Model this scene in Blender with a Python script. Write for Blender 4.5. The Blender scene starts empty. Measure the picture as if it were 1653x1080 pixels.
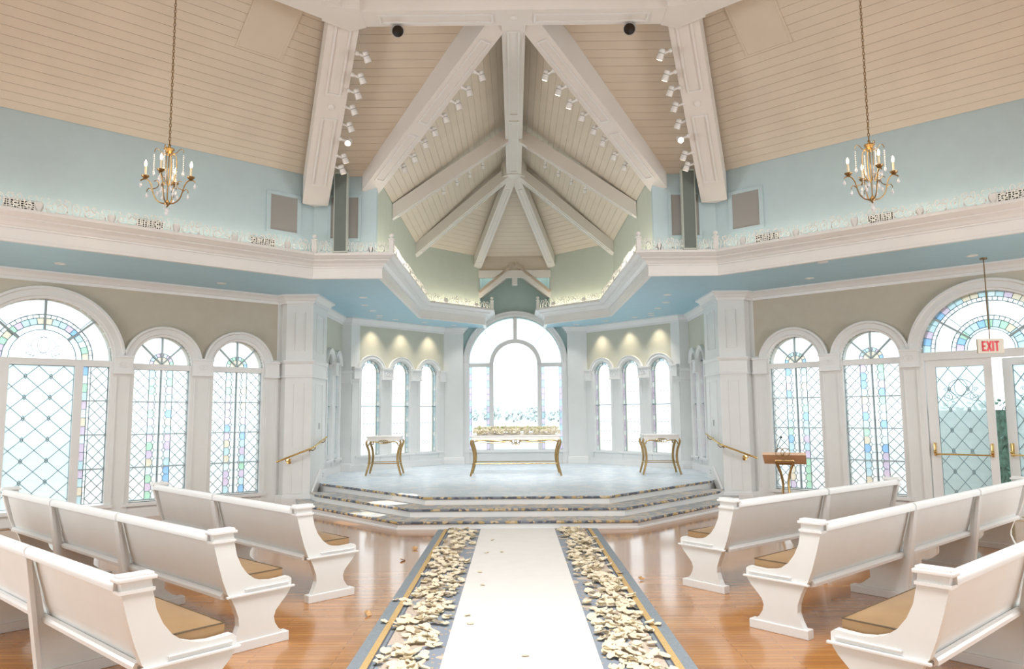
import bpy, bmesh, math, random
from mathutils import Vector, Matrix
from mathutils.geometry import tessellate_polygon
R = random.Random(7)
PI = math.pi
sc = bpy.context.scene
COL = sc.collection
rad = math.radians

# ------------------------------------------------------------------ camera, world, exposure, large lights
cam_d = bpy.data.cameras.new('camera')
cam = bpy.data.objects.new('camera', cam_d); COL.objects.link(cam)
cam_d.sensor_width = 36.0
cam_d.lens = 1187.0 / 1653.0 * 36.0
cam_d.clip_end = 500
_th, _yaw, _roll = .1076, -.0027, -.0082
cam.matrix_world = (Matrix.Translation((-.03, 0, 1.7)) @ Matrix.Rotation(-_yaw, 4, 'Z') @
                    Matrix.Rotation(PI/2 + _th, 4, 'X') @ Matrix.Rotation(_roll, 4, 'Z'))
sc.camera = cam
sc.view_settings.view_transform = 'Standard'
sc.view_settings.look = 'None'
sc.view_settings.gamma = 1
sc.view_settings.use_curve_mapping = False
sc.view_settings.exposure = -0.10

world = bpy.data.worlds.new('sky'); sc.world = world
world.use_nodes = True
bg = world.node_tree.nodes['Background']
bg.inputs[0].default_value = (.90, .96, 1.0, 1)
bg.inputs[1].default_value = 2.5

def light(name, kind, loc, power, color=(1, 1, 1), target=None, size=None, size_y=None, spot=None, blend=.5, radius=None, spread=None):
    d = bpy.data.lights.new(name, kind)
    d.energy = power; d.color = color
    if kind == 'AREA':
        d.shape = 'RECTANGLE' if size_y else 'DISK'
        d.size = size
        if size_y: d.size_y = size_y
        if spread: d.spread = spread
    if kind == 'SPOT':
        d.spot_size = spot; d.spot_blend = blend
    if radius is not None and kind != 'AREA': d.shadow_soft_size = radius
    o = bpy.data.objects.new(name, d); COL.objects.link(o)
    o.location = loc
    if target is not None:
        v = Vector(target) - Vector(loc)
        o.rotation_euler = v.to_track_quat('-Z', 'Y').to_euler()
    return o

light('rear_fill', 'AREA', (0, -5.0, 3.4), 210, (.94, .975, 1), (0, 10, 3.2), size=12, size_y=5)  # fill added in place of unbuilt windows behind the camera
light('overhead_fill', 'AREA', (0, 2.2, 8.8), 560, (.96, .98, 1), (0, 4.5, 0), size=5, spread=rad(125))  # added overhead fill out of view; the roof has no skylight
light('left_fill', 'AREA', (-9.6, 4.5, 2.2), 440, (.96, .98, 1), (0, 7, 2.8), size=6, size_y=3)  # added side fill for unseen windows, the wall here is closed
light('right_fill', 'AREA', (9.6, 4.5, 2.2), 440, (.96, .98, 1), (0, 7, 2.8), size=6, size_y=3)  # matching added fill on the other side

# ------------------------------------------------------------------ materials
def nm(name):
    m = bpy.data.materials.new(name); m.use_nodes = True
    nt = m.node_tree
    b = nt.nodes['Principled BSDF']
    return m, nt, b
def simple(name, c, rough=.5, metal=0, bump=0, bscale=60, var=0, vscale=5, coat=0, spec=None):
    m, nt, b = nm(name)
    b.inputs['Base Color'].default_value = (*c, 1)
    b.inputs['Roughness'].default_value = rough
    b.inputs['Metallic'].default_value = metal
    if coat: b.inputs['Coat Weight'].default_value = coat
    if spec is not None: b.inputs['Specular IOR Level'].default_value = spec
    tc = nt.nodes.new('ShaderNodeTexCoord')
    if var:
        n = nt.nodes.new('ShaderNodeTexNoise'); n.inputs['Scale'].default_value = vscale; n.inputs['Detail'].default_value = 5
        nt.links.new(tc.outputs['Object'], n.inputs['Vector'])
        r = nt.nodes.new('ShaderNodeValToRGB')
        r.color_ramp.elements[0].color = (*[max(0, x*(1-var)) for x in c], 1)
        r.color_ramp.elements[1].color = (*[min(1, x*(1+var)) for x in c], 1)
        r.color_ramp.elements[0].position = .3; r.color_ramp.elements[1].position = .7
        nt.links.new(n.outputs['Fac'], r.inputs[0]); nt.links.new(r.outputs[0], b.inputs['Base Color'])
    if bump:
        n = nt.nodes.new('ShaderNodeTexNoise'); n.inputs['Scale'].default_value = bscale
        nt.links.new(tc.outputs['Object'], n.inputs['Vector'])
        bp = nt.nodes.new('ShaderNodeBump'); bp.inputs['Strength'].default_value = bump; bp.inputs['Distance'].default_value = .01
        nt.links.new(n.outputs['Fac'], bp.inputs['Height']); nt.links.new(bp.outputs[0], b.inputs['Normal'])
    return m
def emit(name, c, s):
    m, nt, b = nm(name)
    b.inputs['Base Color'].default_value = (*c, 1)
    b.inputs['Emission Color'].default_value = (*c, 1)
    b.inputs['Emission Strength'].default_value = s
    return m
def glass(name, c, frost=.35):
    m = bpy.data.materials.new(name); m.use_nodes = True
    nt = m.node_tree; nt.nodes.clear()
    out = nt.nodes.new('ShaderNodeOutputMaterial')
    tr = nt.nodes.new('ShaderNodeBsdfTransparent'); tr.inputs[0].default_value = (*c, 1)
    tl = nt.nodes.new('ShaderNodeBsdfTranslucent')
    no = nt.nodes.new('ShaderNodeTexNoise'); no.inputs['Scale'].default_value = 9
    tc = nt.nodes.new('ShaderNodeTexCoord'); nt.links.new(tc.outputs['Object'], no.inputs['Vector'])
    rp = nt.nodes.new('ShaderNodeValToRGB')
    rp.color_ramp.elements[0].color = (*[x*.82 for x in c], 1); rp.color_ramp.elements[1].color = (*c, 1)
    nt.links.new(no.outputs['Fac'], rp.inputs[0]); nt.links.new(rp.outputs[0], tl.inputs[0])
    gl = nt.nodes.new('ShaderNodeBsdfGlossy'); gl.inputs['Roughness'].default_value = .12
    m1 = nt.nodes.new('ShaderNodeMixShader'); m1.inputs[0].default_value = frost
    nt.links.new(tr.outputs[0], m1.inputs[1]); nt.links.new(tl.outputs[0], m1.inputs[2])
    m2 = nt.nodes.new('ShaderNodeMixShader'); m2.inputs[0].default_value = .04
    nt.links.new(m1.outputs[0], m2.inputs[1]); nt.links.new(gl.outputs[0], m2.inputs[2])
    nt.links.new(m2.outputs[0], out.inputs[0])
    return m
def wood_floor():
    m, nt, b = nm('honey_oak_floor')
    tc = nt.nodes.new('ShaderNodeTexCoord')
    br = nt.nodes.new('ShaderNodeTexBrick')
    br.offset = .37; br.offset_frequency = 2; br.squash = 1
    br.inputs['Scale'].default_value = 1
    br.inputs['Mortar Size'].default_value = .0012
    br.inputs['Brick Width'].default_value = .95
    br.inputs['Row Height'].default_value = .057
    br.inputs['Color1'].default_value = (.53, .235, .055, 1)
    br.inputs['Color2'].default_value = (.39, .155, .034, 1)
    br.inputs['Mortar'].default_value = (.16, .06, .02, 1)
    nt.links.new(tc.outputs['Object'], br.inputs['Vector'])
    mp = nt.nodes.new('ShaderNodeMapping'); mp.inputs['Scale'].default_value = (1.2, 26, 1)
    nt.links.new(tc.outputs['Object'], mp.inputs['Vector'])
    n = nt.nodes.new('ShaderNodeTexNoise'); n.inputs['Scale'].default_value = 3; n.inputs['Detail'].default_value = 8
    nt.links.new(mp.outputs[0], n.inputs['Vector'])
    mx = nt.nodes.new('ShaderNodeMix'); mx.data_type = 'RGBA'; mx.blend_type = 'OVERLAY'; mx.inputs[0].default_value = .55
    nt.links.new(br.outputs['Color'], mx.inputs[6])
    rp = nt.nodes.new('ShaderNodeValToRGB'); rp.color_ramp.elements[0].color = (.3, .3, .3, 1); rp.color_ramp.elements[1].color = (.7, .7, .7, 1)
    nt.links.new(n.outputs['Fac'], rp.inputs[0]); nt.links.new(rp.outputs[0], mx.inputs[7])
    nt.links.new(mx.outputs[2], b.inputs['Base Color'])
    b.inputs['Roughness'].default_value = .25
    b.inputs['Coat Weight'].default_value = .7; b.inputs['Coat Roughness'].default_value = .09
    return m
def floral(name, base, tan, gold, dark, scale, rough=.8, coat=0, aisle=False):
    """carpet: tan scrolling blossoms over a slate ground with small gold flowers"""
    m, nt, b = nm(name)
    tc = nt.nodes.new('ShaderNodeTexCoord')
    nz = nt.nodes.new('ShaderNodeTexNoise'); nz.inputs['Scale'].default_value = 2.2*scale
    nt.links.new(tc.outputs['Object'], nz.inputs['Vector'])
    ad = nt.nodes.new('ShaderNodeVectorMath'); ad.operation = 'MULTIPLY_ADD'
    ad.inputs[1].default_value = (.35/scale,)*3
    nt.links.new(nz.outputs['Color'], ad.inputs[0]); nt.links.new(tc.outputs['Object'], ad.inputs[2])
    v1 = nt.nodes.new('ShaderNodeTexVoronoi'); v1.inputs['Scale'].default_value = 2.6*scale
    nt.links.new(ad.outputs[0], v1.inputs['Vector'])
    dist = v1.outputs['Distance']
    if aisle:      # woven border: tan scrolls along the edges, slate ground next to the middle
        sp = nt.nodes.new('ShaderNodeSeparateXYZ'); nt.links.new(tc.outputs['Object'], sp.inputs[0])
        ab = nt.nodes.new('ShaderNodeMath'); ab.operation = 'ABSOLUTE'; nt.links.new(sp.outputs[0], ab.inputs[0])
        mr = nt.nodes.new('ShaderNodeMapRange'); mr.inputs[1].default_value = .60; mr.inputs[2].default_value = .84; mr.inputs[3].default_value = .24; mr.inputs[4].default_value = -.16
        nt.links.new(ab.outputs[0], mr.inputs[0])
        sm = nt.nodes.new('ShaderNodeMath'); sm.operation = 'ADD'; nt.links.new(dist, sm.inputs[0]); nt.links.new(mr.outputs[0], sm.inputs[1]); dist = sm.outputs[0]
    r1 = nt.nodes.new('ShaderNodeValToRGB'); r1.color_ramp.interpolation = 'CONSTANT'
    e = r1.color_ramp.elements; e[0].color = (*tan, 1); e[1].color = (*base, 1); e[1].position = .47
    a = e.new(.16); a.color = (*[x*.8 for x in tan], 1); a = e.new(.19); a.color = (*tan, 1)
    a = e.new(.33); a.color = (*[x*.8 for x in tan], 1); a = e.new(.355); a.color = (*tan, 1)
    nt.links.new(dist, r1.inputs[0])
    v2 = nt.nodes.new('ShaderNodeTexVoronoi'); v2.inputs['Scale'].default_value = 13*scale
    nt.links.new(tc.outputs['Object'], v2.inputs['Vector'])
    r2 = nt.nodes.new('ShaderNodeValToRGB'); r2.color_ramp.interpolation = 'CONSTANT'
    r2.color_ramp.elements[0].color = (1, 1, 1, 1); r2.color_ramp.elements[1].color = (0, 0, 0, 1); r2.color_ramp.elements[1].position = .24
    nt.links.new(v2.outputs['Distance'], r2.inputs[0])
    # gold only where the ground shows
    gt = nt.nodes.new('ShaderNodeMath'); gt.operation = 'GREATER_THAN'; gt.inputs[1].default_value = .47
    nt.links.new(dist, gt.inputs[0])
    mu = nt.nodes.new('ShaderNodeMath'); mu.operation = 'MULTIPLY'
    nt.links.new(gt.outputs[0], mu.inputs[0]); nt.links.new(r2.outputs[0], mu.inputs[1])
    mx = nt.nodes.new('ShaderNodeMix'); mx.data_type = 'RGBA'
    nt.links.new(mu.outputs[0], mx.inputs[0]); nt.links.new(r1.outputs[0], mx.inputs[6]); mx.inputs[7].default_value = (*gold, 1)
    nt.links.new(mx.outputs[2], b.inputs['Base Color'])
    b.inputs['Roughness'].default_value = rough
    if coat:
        b.inputs['Coat Weight'].default_value = coat; b.inputs['Coat Roughness'].default_value = .35
    n = nt.nodes.new('ShaderNodeTexNoise'); n.inputs['Scale'].default_value = 300
    nt.links.new(tc.outputs['Object'], n.inputs['Vector'])
    bp = nt.nodes.new('ShaderNodeBump'); bp.inputs['Strength'].default_value = .3; bp.inputs['Distance'].default_value = .004
    nt.links.new(n.outputs['Fac'], bp.inputs['Height']); nt.links.new(bp.outputs[0], b.inputs['Normal'])
    return m

M = dict(
    shore=simple('pale_shore', (.70, .77, .78), .9, var=.05, vscale=.1),  # shore colour lightened to imitate glare in the window
    white=simple('white_paint', (.765, .78, .765), .38, var=.02, vscale=3),
    trim=simple('white_gloss_trim', (.78, .785, .775), .3, var=.015, vscale=3),
    beam=simple('cream_white_beam', (.76, .745, .72), .42, var=.02, vscale=2),
    board=simple('cream_tongue_board', (.67, .605, .51), .45, var=.04, vscale=1.5),
    groove=simple('board_backing', (.56, .48, .39), .7, var=.05),
    sky_wall=simple('pale_aqua_wall', (.495, .64, .695), .6, var=.02, bump=.05, bscale=200),
    sage_wall=simple('sage_green_wall', (.60, .68, .61), .6, var=.02, bump=.05, bscale=200),
    teal_wall=simple('grey_teal_wall', (.45, .60, .58), .6, var=.02),
    soffit=simple('sky_blue_soffit', (.41, .645, .76), .5, var=.02),
    beige=simple('beige_wall', (.57, .52, .425), .6, var=.03, bump=.05, bscale=200),
    sage2=simple('sage_beige_wall', (.57, .565, .47), .6, var=.03),
    gold=simple('antique_gold', (.42, .285, .125), .34, 1, var=.15, vscale=20),
    bronze=simple('dark_bronze', (.30, .20, .09), .38, 1, var=.2, vscale=25),
    brass=simple('polished_brass', (.72, .50, .20), .2, 1, var=.08, vscale=15),
    satin=simple('gold_satin', (.37, .222, .10), .34, 0, var=.12, vscale=3, bump=.12, bscale=9),
    piping=simple('brown_piping', (.13, .09, .05), .6, var=.1),
    runner=simple('ivory_runner', (.90, .875, .84), .6, var=.02, bump=.15, bscale=400),
    stripe_grey=simple('slate_border', (.27, .315, .35), .9, var=.12, vscale=60, bump=.3, bscale=300),
    stripe_gold=simple('gold_border', (.62, .43, .19), .85, var=.12, vscale=60),
    stripe_dark=simple('dark_border', (.12, .13, .16), .9, var=.1),
    petal_dry=simple('dried_petal', (.60, .36, .16), .6, var=.2, vscale=40),
    stone=simple('cream_table_top', (.78, .74, .69), .4, var=.05, vscale=8),
    maple=simple('pale_maple', (.78, .58, .42), .4, var=.08, vscale=6),
    grille=simple('grey_grille_cloth', (.36, .36, .345), .8, bump=.4, bscale=500),
    column=simple('grey_green_case', (.15, .185, .17), .5, var=.03),
    col_edge=simple('grey_green_edge', (.50, .55, .50), .4, var=.03),
    black=simple('black_lens', (.006, .007, .007), .25, var=.1),
    grey=simple('grey_case', (.42, .43, .43), .45, var=.05),
    came=simple('lead_came', (.20, .28, .31), .45, .5, var=.1, vscale=20),
    bar=simple('grey_muntin', (.36, .43, .45), .4, .4, var=.05),
    red=simple('exit_red', (.75, .015, .03), .4, var=.02),
    sign=simple('cream_sign_face', (.72, .66, .55), .5, var=.02),
    candle=simple('candle_sleeve', (.78, .66, .45), .5, var=.05),
    bulb=emit('bulb', (1, .78, .48), 14),
    lens=emit('warm_lens', (1, .84, .62), 4),
    lens_hot=emit('bright_lens', (1, .86, .66), 40),
    lens_off=simple('dim_lens', (.75, .73, .70), .2, var=.03),
    lens_soft=emit('downlight_lens', (1, .86, .66), 1.1),
    gw=glass('white_frosted_pane', (.93, .97, .97), .35),
    gclear=glass('clear_pane', (.97, .985, .985), .04),
    gteal=glass('pale_teal_pane', (.86, .955, .965), .45),
    gblue=glass('sky_blue_pane', (.56, .75, .93), .45),
    ggreen=glass('mint_green_pane', (.68, .87, .76), .45),
    gpink=glass('lilac_pane', (.82, .77, .86), .45),
    gcream=glass('cream_pane', (.87, .84, .75), .45),
    gice=glass('ice_blue_pane', (.74, .87, .90), .45),
    floor=wood_floor(),
    carpet=floral('aisle_floral_carpet', (.30, .345, .41), (.66, .56, .46), (.62, .45, .24), (.1, .1, .14), 1.6, aisle=True),
    stage=floral('window_paled_stage_carpet', (.54, .62, .68), (.68, .715, .735), (.72, .69, .60), (.3, .3, .3), 1.5, .5, .4),  # same carpet as the treads, window reflection mixed into its paler colour
    tread=floral('tread_floral_carpet', (.40, .43, .46), (.66, .58, .48), (.56, .40, .20), (.1, .1, .14), 2.6, .7, .15),
    lawn=simple('lawn', (.13, .215, .22), .9, var=.3, vscale=.4),
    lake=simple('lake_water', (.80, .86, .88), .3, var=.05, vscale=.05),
    tree=simple('hazy_foliage', (.74, .83, .80), .8, var=.25, vscale=.9),  # leaf colour washed out to stand in for distance haze and glare
    trunk=simple('grey_bark', (.22, .19, .16), .8, var=.2),
    hedge=simple('garden_hedge', (.09, .20, .16), .7, var=.5, vscale=14),
    patio=simple('pale_paving', (.72, .74, .74), .8, var=.08, vscale=2),
)
def petal_mat(name, c, f=.45):
    m, nt, b = nm(name)
    b.inputs['Base Color'].default_value = (*c, 1); b.inputs['Roughness'].default_value = .6
    tc = nt.nodes.new('ShaderNodeTexCoord'); n = nt.nodes.new('ShaderNodeTexNoise'); n.inputs['Scale'].default_value = 40
    nt.links.new(tc.outputs['Object'], n.inputs['Vector'])
    r = nt.nodes.new('ShaderNodeValToRGB'); r.color_ramp.elements[0].color = (c[0]*.95, c[1]*.92, c[2]*.82, 1); r.color_ramp.elements[1].color = (*c, 1)
    nt.links.new(n.outputs['Fac'], r.inputs[0]); nt.links.new(r.outputs[0], b.inputs['Base Color'])
    t = nt.nodes.new('ShaderNodeBsdfTranslucent'); nt.links.new(r.outputs[0], t.inputs[0])
    x = nt.nodes.new('ShaderNodeMixShader'); x.inputs[0].default_value = f
    out = nt.nodes['Material Output']
    nt.links.new(b.outputs[0], x.inputs[1]); nt.links.new(t.outputs[0], x.inputs[2]); nt.links.new(x.outputs[0], out.inputs[0])
    return m
M['petal'] = petal_mat('ivory_petal', (.97, .89, .73), .12)
M['rose'] = petal_mat('ivory_rose', (.97, .93, .82), .25)
M['leafy'] = petal_mat('yellow_green_leaf', (.56, .64, .22), .3)
def crystal():
    m, nt, b = nm('cut_crystal')
    b.inputs['Base Color'].default_value = (.95, .96, 1, 1)
    b.inputs['Roughness'].default_value = .04
    b.inputs['Transmission Weight'].default_value = .45
    b.inputs['IOR'].default_value = 1.5
    return m
M['crystal'] = crystal()
def nosing_mat():
    m, nt, b = nm('patterned_nosing')
    tc = nt.nodes.new('ShaderNodeTexCoord')
    v = nt.nodes.new('ShaderNodeTexVoronoi'); v.inputs['Scale'].default_value = 16
    nt.links.new(tc.outputs['Object'], v.inputs['Vector'])
    r = nt.nodes.new('ShaderNodeValToRGB'); r.color_ramp.interpolation = 'CONSTANT'
    e = r.color_ramp.elements
    e[0].color = (.10, .11, .14, 1); e[1].color = (.62, .48, .30, 1); e[1].position = .78
    a = e.new(.3); a.color = (.20, .22, .26, 1); a = e.new(.62); a.color = (.50, .36, .16, 1)
    s = nt.nodes.new('ShaderNodeSeparateColor'); nt.links.new(v.outputs['Color'], s.inputs[0])
    nt.links.new(s.outputs[0], r.inputs[0]); nt.links.new(r.outputs[0], b.inputs['Base Color'])
    b.inputs['Roughness'].default_value = .8
    return m
M['nosing'] = nosing_mat()

# ------------------------------------------------------------------ mesh helpers
class MB:
    def __init__(s): s.v = []; s.f = []
    def add(s, vs, fs):
        o = len(s.v); s.v += [tuple(p) for p in vs]; s.f += [tuple(i+o for i in f) for f in fs]; return s
    def box(s, x0, x1, y0, y1, z0, z1):
        vs = [(x, y, z) for z in (z0, z1) for y in (y0, y1) for x in (x0, x1)]
        return s.add(vs, [(0, 2, 3, 1), (4, 5, 7, 6), (0, 1, 5, 4), (2, 6, 7, 3), (0, 4, 6, 2), (1, 3, 7, 5)])
    def bev(s, x0, x1, y0, y1, z0, z1, b=.006):
        """box with chamfered edges"""
        bm = bmesh.new()
        bmesh.ops.create_cube(bm, size=1)
        for v in bm.verts:
            v.co = Vector((x0 if v.co.x < 0 else x1, y0 if v.co.y < 0 else y1, z0 if v.co.z < 0 else z1))
        bmesh.ops.bevel(bm, geom=bm.edges[:], offset=b, segments=2, affect='EDGES', profile=.6)
        bm.verts.index_update()
        s.add([v.co[:] for v in bm.verts], [[v.index for v in f.verts] for f in bm.faces]); bm.free(); return s
    def prism(s, pts, vec):
        n = len(pts); vec = Vector(vec)
        vs = [Vector(p) for p in pts]; vs2 = [p+vec for p in vs]
        fs = [tuple(reversed(range(n))), tuple(range(n, 2*n))] + [(i, (i+1) % n, (i+1) % n+n, i+n) for i in range(n)]
        return s.add(vs+vs2, fs)
    def prism_tess(s, pts, vec):
        """prism of a concave outline"""
        n = len(pts); vec = Vector(vec); vs = [Vector(p) for p in pts]
        tr = tessellate_polygon([vs])
        fs = [tuple(t) for t in tr] + [tuple(i+n for i in reversed(t)) for t in tr] + [(i, (i+1) % n, (i+1) % n+n, i+n) for i in range(n)]
        return s.add(vs+[p+vec for p in vs], fs)
    def beam(s, p0, p1, w, h, cut=None):
        """bottom centre line p0 to p1, width w, h upwards"""
        p0, p1 = Vector(p0), Vector(p1); d = (p1-p0).normalized()
        a = Vector((d.y, -d.x, 0)).normalized(); u = Vector((0, 0, 1))
        vs = []
        for p in (p0, p1):
            vs += [p-a*w/2, p+a*w/2, p+a*w/2+u*h, p-a*w/2+u*h]
        return s.add(vs, [(0, 3, 2, 1), (4, 5, 6, 7), (0, 1, 5, 4), (1, 2, 6, 5), (2, 3, 7, 6), (3, 0, 4, 7)])
    def tube(s, pts, r, n=8, rr=None, cap=True, flat=None):
        P = [Vector(p) for p in pts]; k = len(P)
        up = Vector((0, 0, 1)); rings = []
        prev = None
        for i, p in enumerate(P):
            t = (P[min(i+1, k-1)]-P[max(i-1, 0)])
            if t.length < 1e-9: t = Vector((0, 0, 1))
            t.normalize()
            if prev is None:
                a = t.cross(up)
                if a.length < 1e-3: a = t.cross(Vector((1, 0, 0)))
            else:
                a = prev - t*prev.dot(t)
            a.normalize(); prev = a; b = t.cross(a)
            q = rr[i] if rr else r
            rings.append([p + (a*math.cos(2*PI*j/n) + b*math.sin(2*PI*j/n)*(flat or 1))*q for j in range(n)])
        vs = [v for g in rings for v in g]; fs = []
        for i in range(k-1):
            for j in range(n):
                fs.append((i*n+j, i*n+(j+1) % n, (i+1)*n+(j+1) % n, (i+1)*n+j))
        if cap: fs += [tuple(reversed(range(n))), tuple((k-1)*n+j for j in range(n))]
        return s.add(vs, fs)
    def lathe(s, prof, n=16, c=(0, 0, 0), axis=None):
        c = Vector(c); vs = []; fs = []; k = len(prof)
        q = Vector((0, 0, 1)).rotation_difference(Vector(axis).normalized()) if axis is not None else None
        for r, z in prof:
            for j in range(n):
                p = Vector((r*math.cos(2*PI*j/n), r*math.sin(2*PI*j/n), z))
                if q: p = q @ p
                vs.append(c+p)
        for i in range(k-1):
            for j in range(n):
                fs.append((i*n+j, i*n+(j+1) % n, (i+1)*n+(j+1) % n, (i+1)*n+j))
        fs += [tuple(reversed(range(n))), tuple((k-1)*n+j for j in range(n))]
        return s.add(vs, fs)
    def ball(s, c, r, n=10, m=6, sz=1):
        return s.lathe([(max(1e-4, r*math.sin(PI*i/m)), -r*sz*math.cos(PI*i/m)) for i in range(m+1)], n, c)
    def sweep(s, prof, path, closed=False):
        """prof: (offset to the right of travel, z); path: (x, y) polyline, mitred"""
        P = [Vector((p[0], p[1])) for p in path]; k = len(P); vs = []; fs = []; m = len(prof)
        for i, p in enumerate(P):
            def nrm(a, b):
                d = (b-a).normalized(); return Vector((d.y, -d.x))
            if closed: n0, n1 = nrm(P[i-1], p), nrm(p, P[(i+1) % k])
            else:
                n0 = nrm(P[i-1], p) if i > 0 else None
                n1 = nrm(p, P[i+1]) if i < k-1 else None
                n0 = n0 or n1; n1 = n1 or n0
            b = (n0+n1); b = b/(1+n0.dot(n1)) if (1+n0.dot(n1)) > .05 else n0
            for o, z in prof: vs.append((p.x+b.x*o, p.y+b.y*o, z))
        for i in range(k if closed else k-1):
            for j in range(m):
                i2 = (i+1) % k
                fs.append((i*m+j, i*m+(j+1) % m, i2*m+(j+1) % m, i2*m+j))
        if not closed: fs += [tuple(reversed(range(m))), tuple((k-1)*m+j for j in range(m))]
        return s.add(vs, fs)
    def arc(s, prof, cx, cz, a0, a1, n, sx=1.0):
        """prof: (radius, y) swept round (cx, cz) in the local xz plane"""
        vs = []; fs = []; m = len(prof)
        for i in range(n+1):
            a = a0+(a1-a0)*i/n
            for r, y in prof: vs.append((cx+math.cos(a)*r*sx, y, cz+math.sin(a)*r))
        for i in range(n):
            for j in range(m):
                fs.append((i*m+j, i*m+(j+1) % m, (i+1)*m+(j+1) % m, (i+1)*m+j))
        fs += [tuple(reversed(range(m))), tuple(n*m+j for j in range(m))]
        return s.add(vs, fs)
    def mesh(s, name, mat, smooth=False, fix=True):
        me = bpy.data.meshes.new(name)
        me.from_pydata([tuple(v) for v in s.v], [], s.f)
        if fix:
            bm = bmesh.new(); bm.from_mesh(me)
            bmesh.ops.recalc_face_normals(bm, faces=bm.faces); bm.to_mesh(me); bm.free()
        if mat: me.materials.append(M[mat] if isinstance(mat, str) else mat)
        if smooth:
            me.polygons.foreach_set('use_smooth', [True]*len(me.polygons))
            try: me.set_sharp_from_angle(angle=rad(38))
            except Exception: pass
        return me
    def build(s, name, mat, parent=None, smooth=False, loc=None, fix=True):
        o = bpy.data.objects.new(name, s.mesh(name, mat, smooth, fix)); COL.objects.link(o)
        if parent: o.parent = parent
        if loc is not None: o.location = loc
        return o
def inst(name, me, parent=None, loc=(0, 0, 0), rot=(0, 0, 0), scale=None):
    o = bpy.data.objects.new(name, me); COL.objects.link(o)
    if parent: o.parent = parent
    o.location = loc; o.rotation_euler = rot
    if scale: o.scale = scale
    return o
def tag(o, label=None, cat=None, group=None, kind=None):
    if label: o['label'] = label
    if cat: o['category'] = cat
    if group: o['group'] = group
    if kind: o['kind'] = kind
    return o
def empty(name, loc=(0, 0, 0), rz=0, label=None, cat=None, group=None, kind=None):
    o = bpy.data.objects.new(name, None); COL.objects.link(o)
    o.empty_display_size = .1
    o.location = loc; o.rotation_euler = (0, 0, rz)
    return tag(o, label, cat, group, kind)
def copy_thing(o, loc, rz=None, label=None):
    r = o.copy(); COL.objects.link(r); r.location = loc
    if rz is not None: r.rotation_euler = (0, 0, rz)
    if label: r['label'] = label
    for ch in o.children:
        c = ch.copy(); COL.objects.link(c); c.parent = r
        for g in ch.children:
            d = g.copy(); COL.objects.link(d); d.parent = c
    return r
def clip(poly, f):
    """keep the part of a 2-D polygon where f(p) >= 0 (f linear)"""
    out = []
    for i, p in enumerate(poly):
        q = poly[(i+1) % len(poly)]; a, b = f(p), f(q)
        if a >= 0: out.append(p)
        if (a >= 0) != (b >= 0):
            t = a/(a-b); out.append((p[0]+(q[0]-p[0])*t, p[1]+(q[1]-p[1])*t))
    return out
def clip_rect(poly, x0, x1, z0, z1):
    for f in (lambda p: p[0]-x0, lambda p: x1-p[0], lambda p: p[1]-z0, lambda p: z1-p[1]):
        poly = clip(poly, f)
        if len(poly) < 3: return []
    o = []
    for p in poly:
        if not o or (abs(p[0]-o[-1][0])+abs(p[1]-o[-1][1])) > 1e-5: o.append(p)
    if len(o) > 1 and (abs(o[0][0]-o[-1][0])+abs(o[0][1]-o[-1][1])) < 1e-5: o.pop()
    return o if len(o) >= 3 and area(o) > 2e-5 else []
def area(p):
    return abs(sum(p[i][0]*p[(i+1) % len(p)][1]-p[(i+1) % len(p)][0]*p[i][1] for i in range(len(p))))/2
def arcpts(r, a0, a1, n, cz=0): return [(r*math.cos(a0+(a1-a0)*i/n), cz+r*math.sin(a0+(a1-a0)*i/n)) for i in range(n+1)]

# ------------------------------------------------------------------ plan of the room
HS = 4.055      # height of the blue soffit
ZE = 5.85       # eaves of the upper walls
PST = .37       # height of the stage
A42 = rad(42)
CA, SA = math.cos(A42), math.sin(A42)
F1, F2, F3, F4 = (-3.486, 12.46), (-2.30, 12.46), (-2.30, 17.72), (-.80, 19.22)
C2 = (F1[0]-6.4*CA, F1[1]-6.4*SA)
OL = (-4.77, 14.32)
WL = (OL[0]-7.6*CA, OL[1]-7.6*SA)
YB = 20.15
mir = lambda P: [(-p[0], p[1]) for p in reversed(P)]
mx = lambda p, s: (p[0] if s < 0 else -p[0], p[1])

def struct(o, label=None, cat=None): return tag(o, label, cat, kind='structure')

# ------------------------------------------------------------------ floor and ground
fl = MB().box(-11.5, 11.5, -6, 20.8, -.12, 0).build('floor', 'floor'); struct(fl, 'honey oak strip floor under the white pews', 'floor')
struct(MB().box(-150, 150, 21.2, 60, -.62, -.5).build('ground', 'patio'), 'pale terrace outside the arched windows', 'terrace')
for x0, x1, y0, y1 in ((-150, -11.8, -30, 21.2), (11.8, 150, -30, 21.2)):
    struct(MB().box(x0, x1, y0, y1, -.62, -.5).build('ground', 'lawn'), 'lawn outside the %s coloured windows' % ('left' if x0 < 0 else 'right'), 'lawn')
struct(MB().box(-200, 200, 60, 200, -.72, -.6).build('lake', 'lake'), 'pale lake beyond the central window', 'lake')
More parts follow.
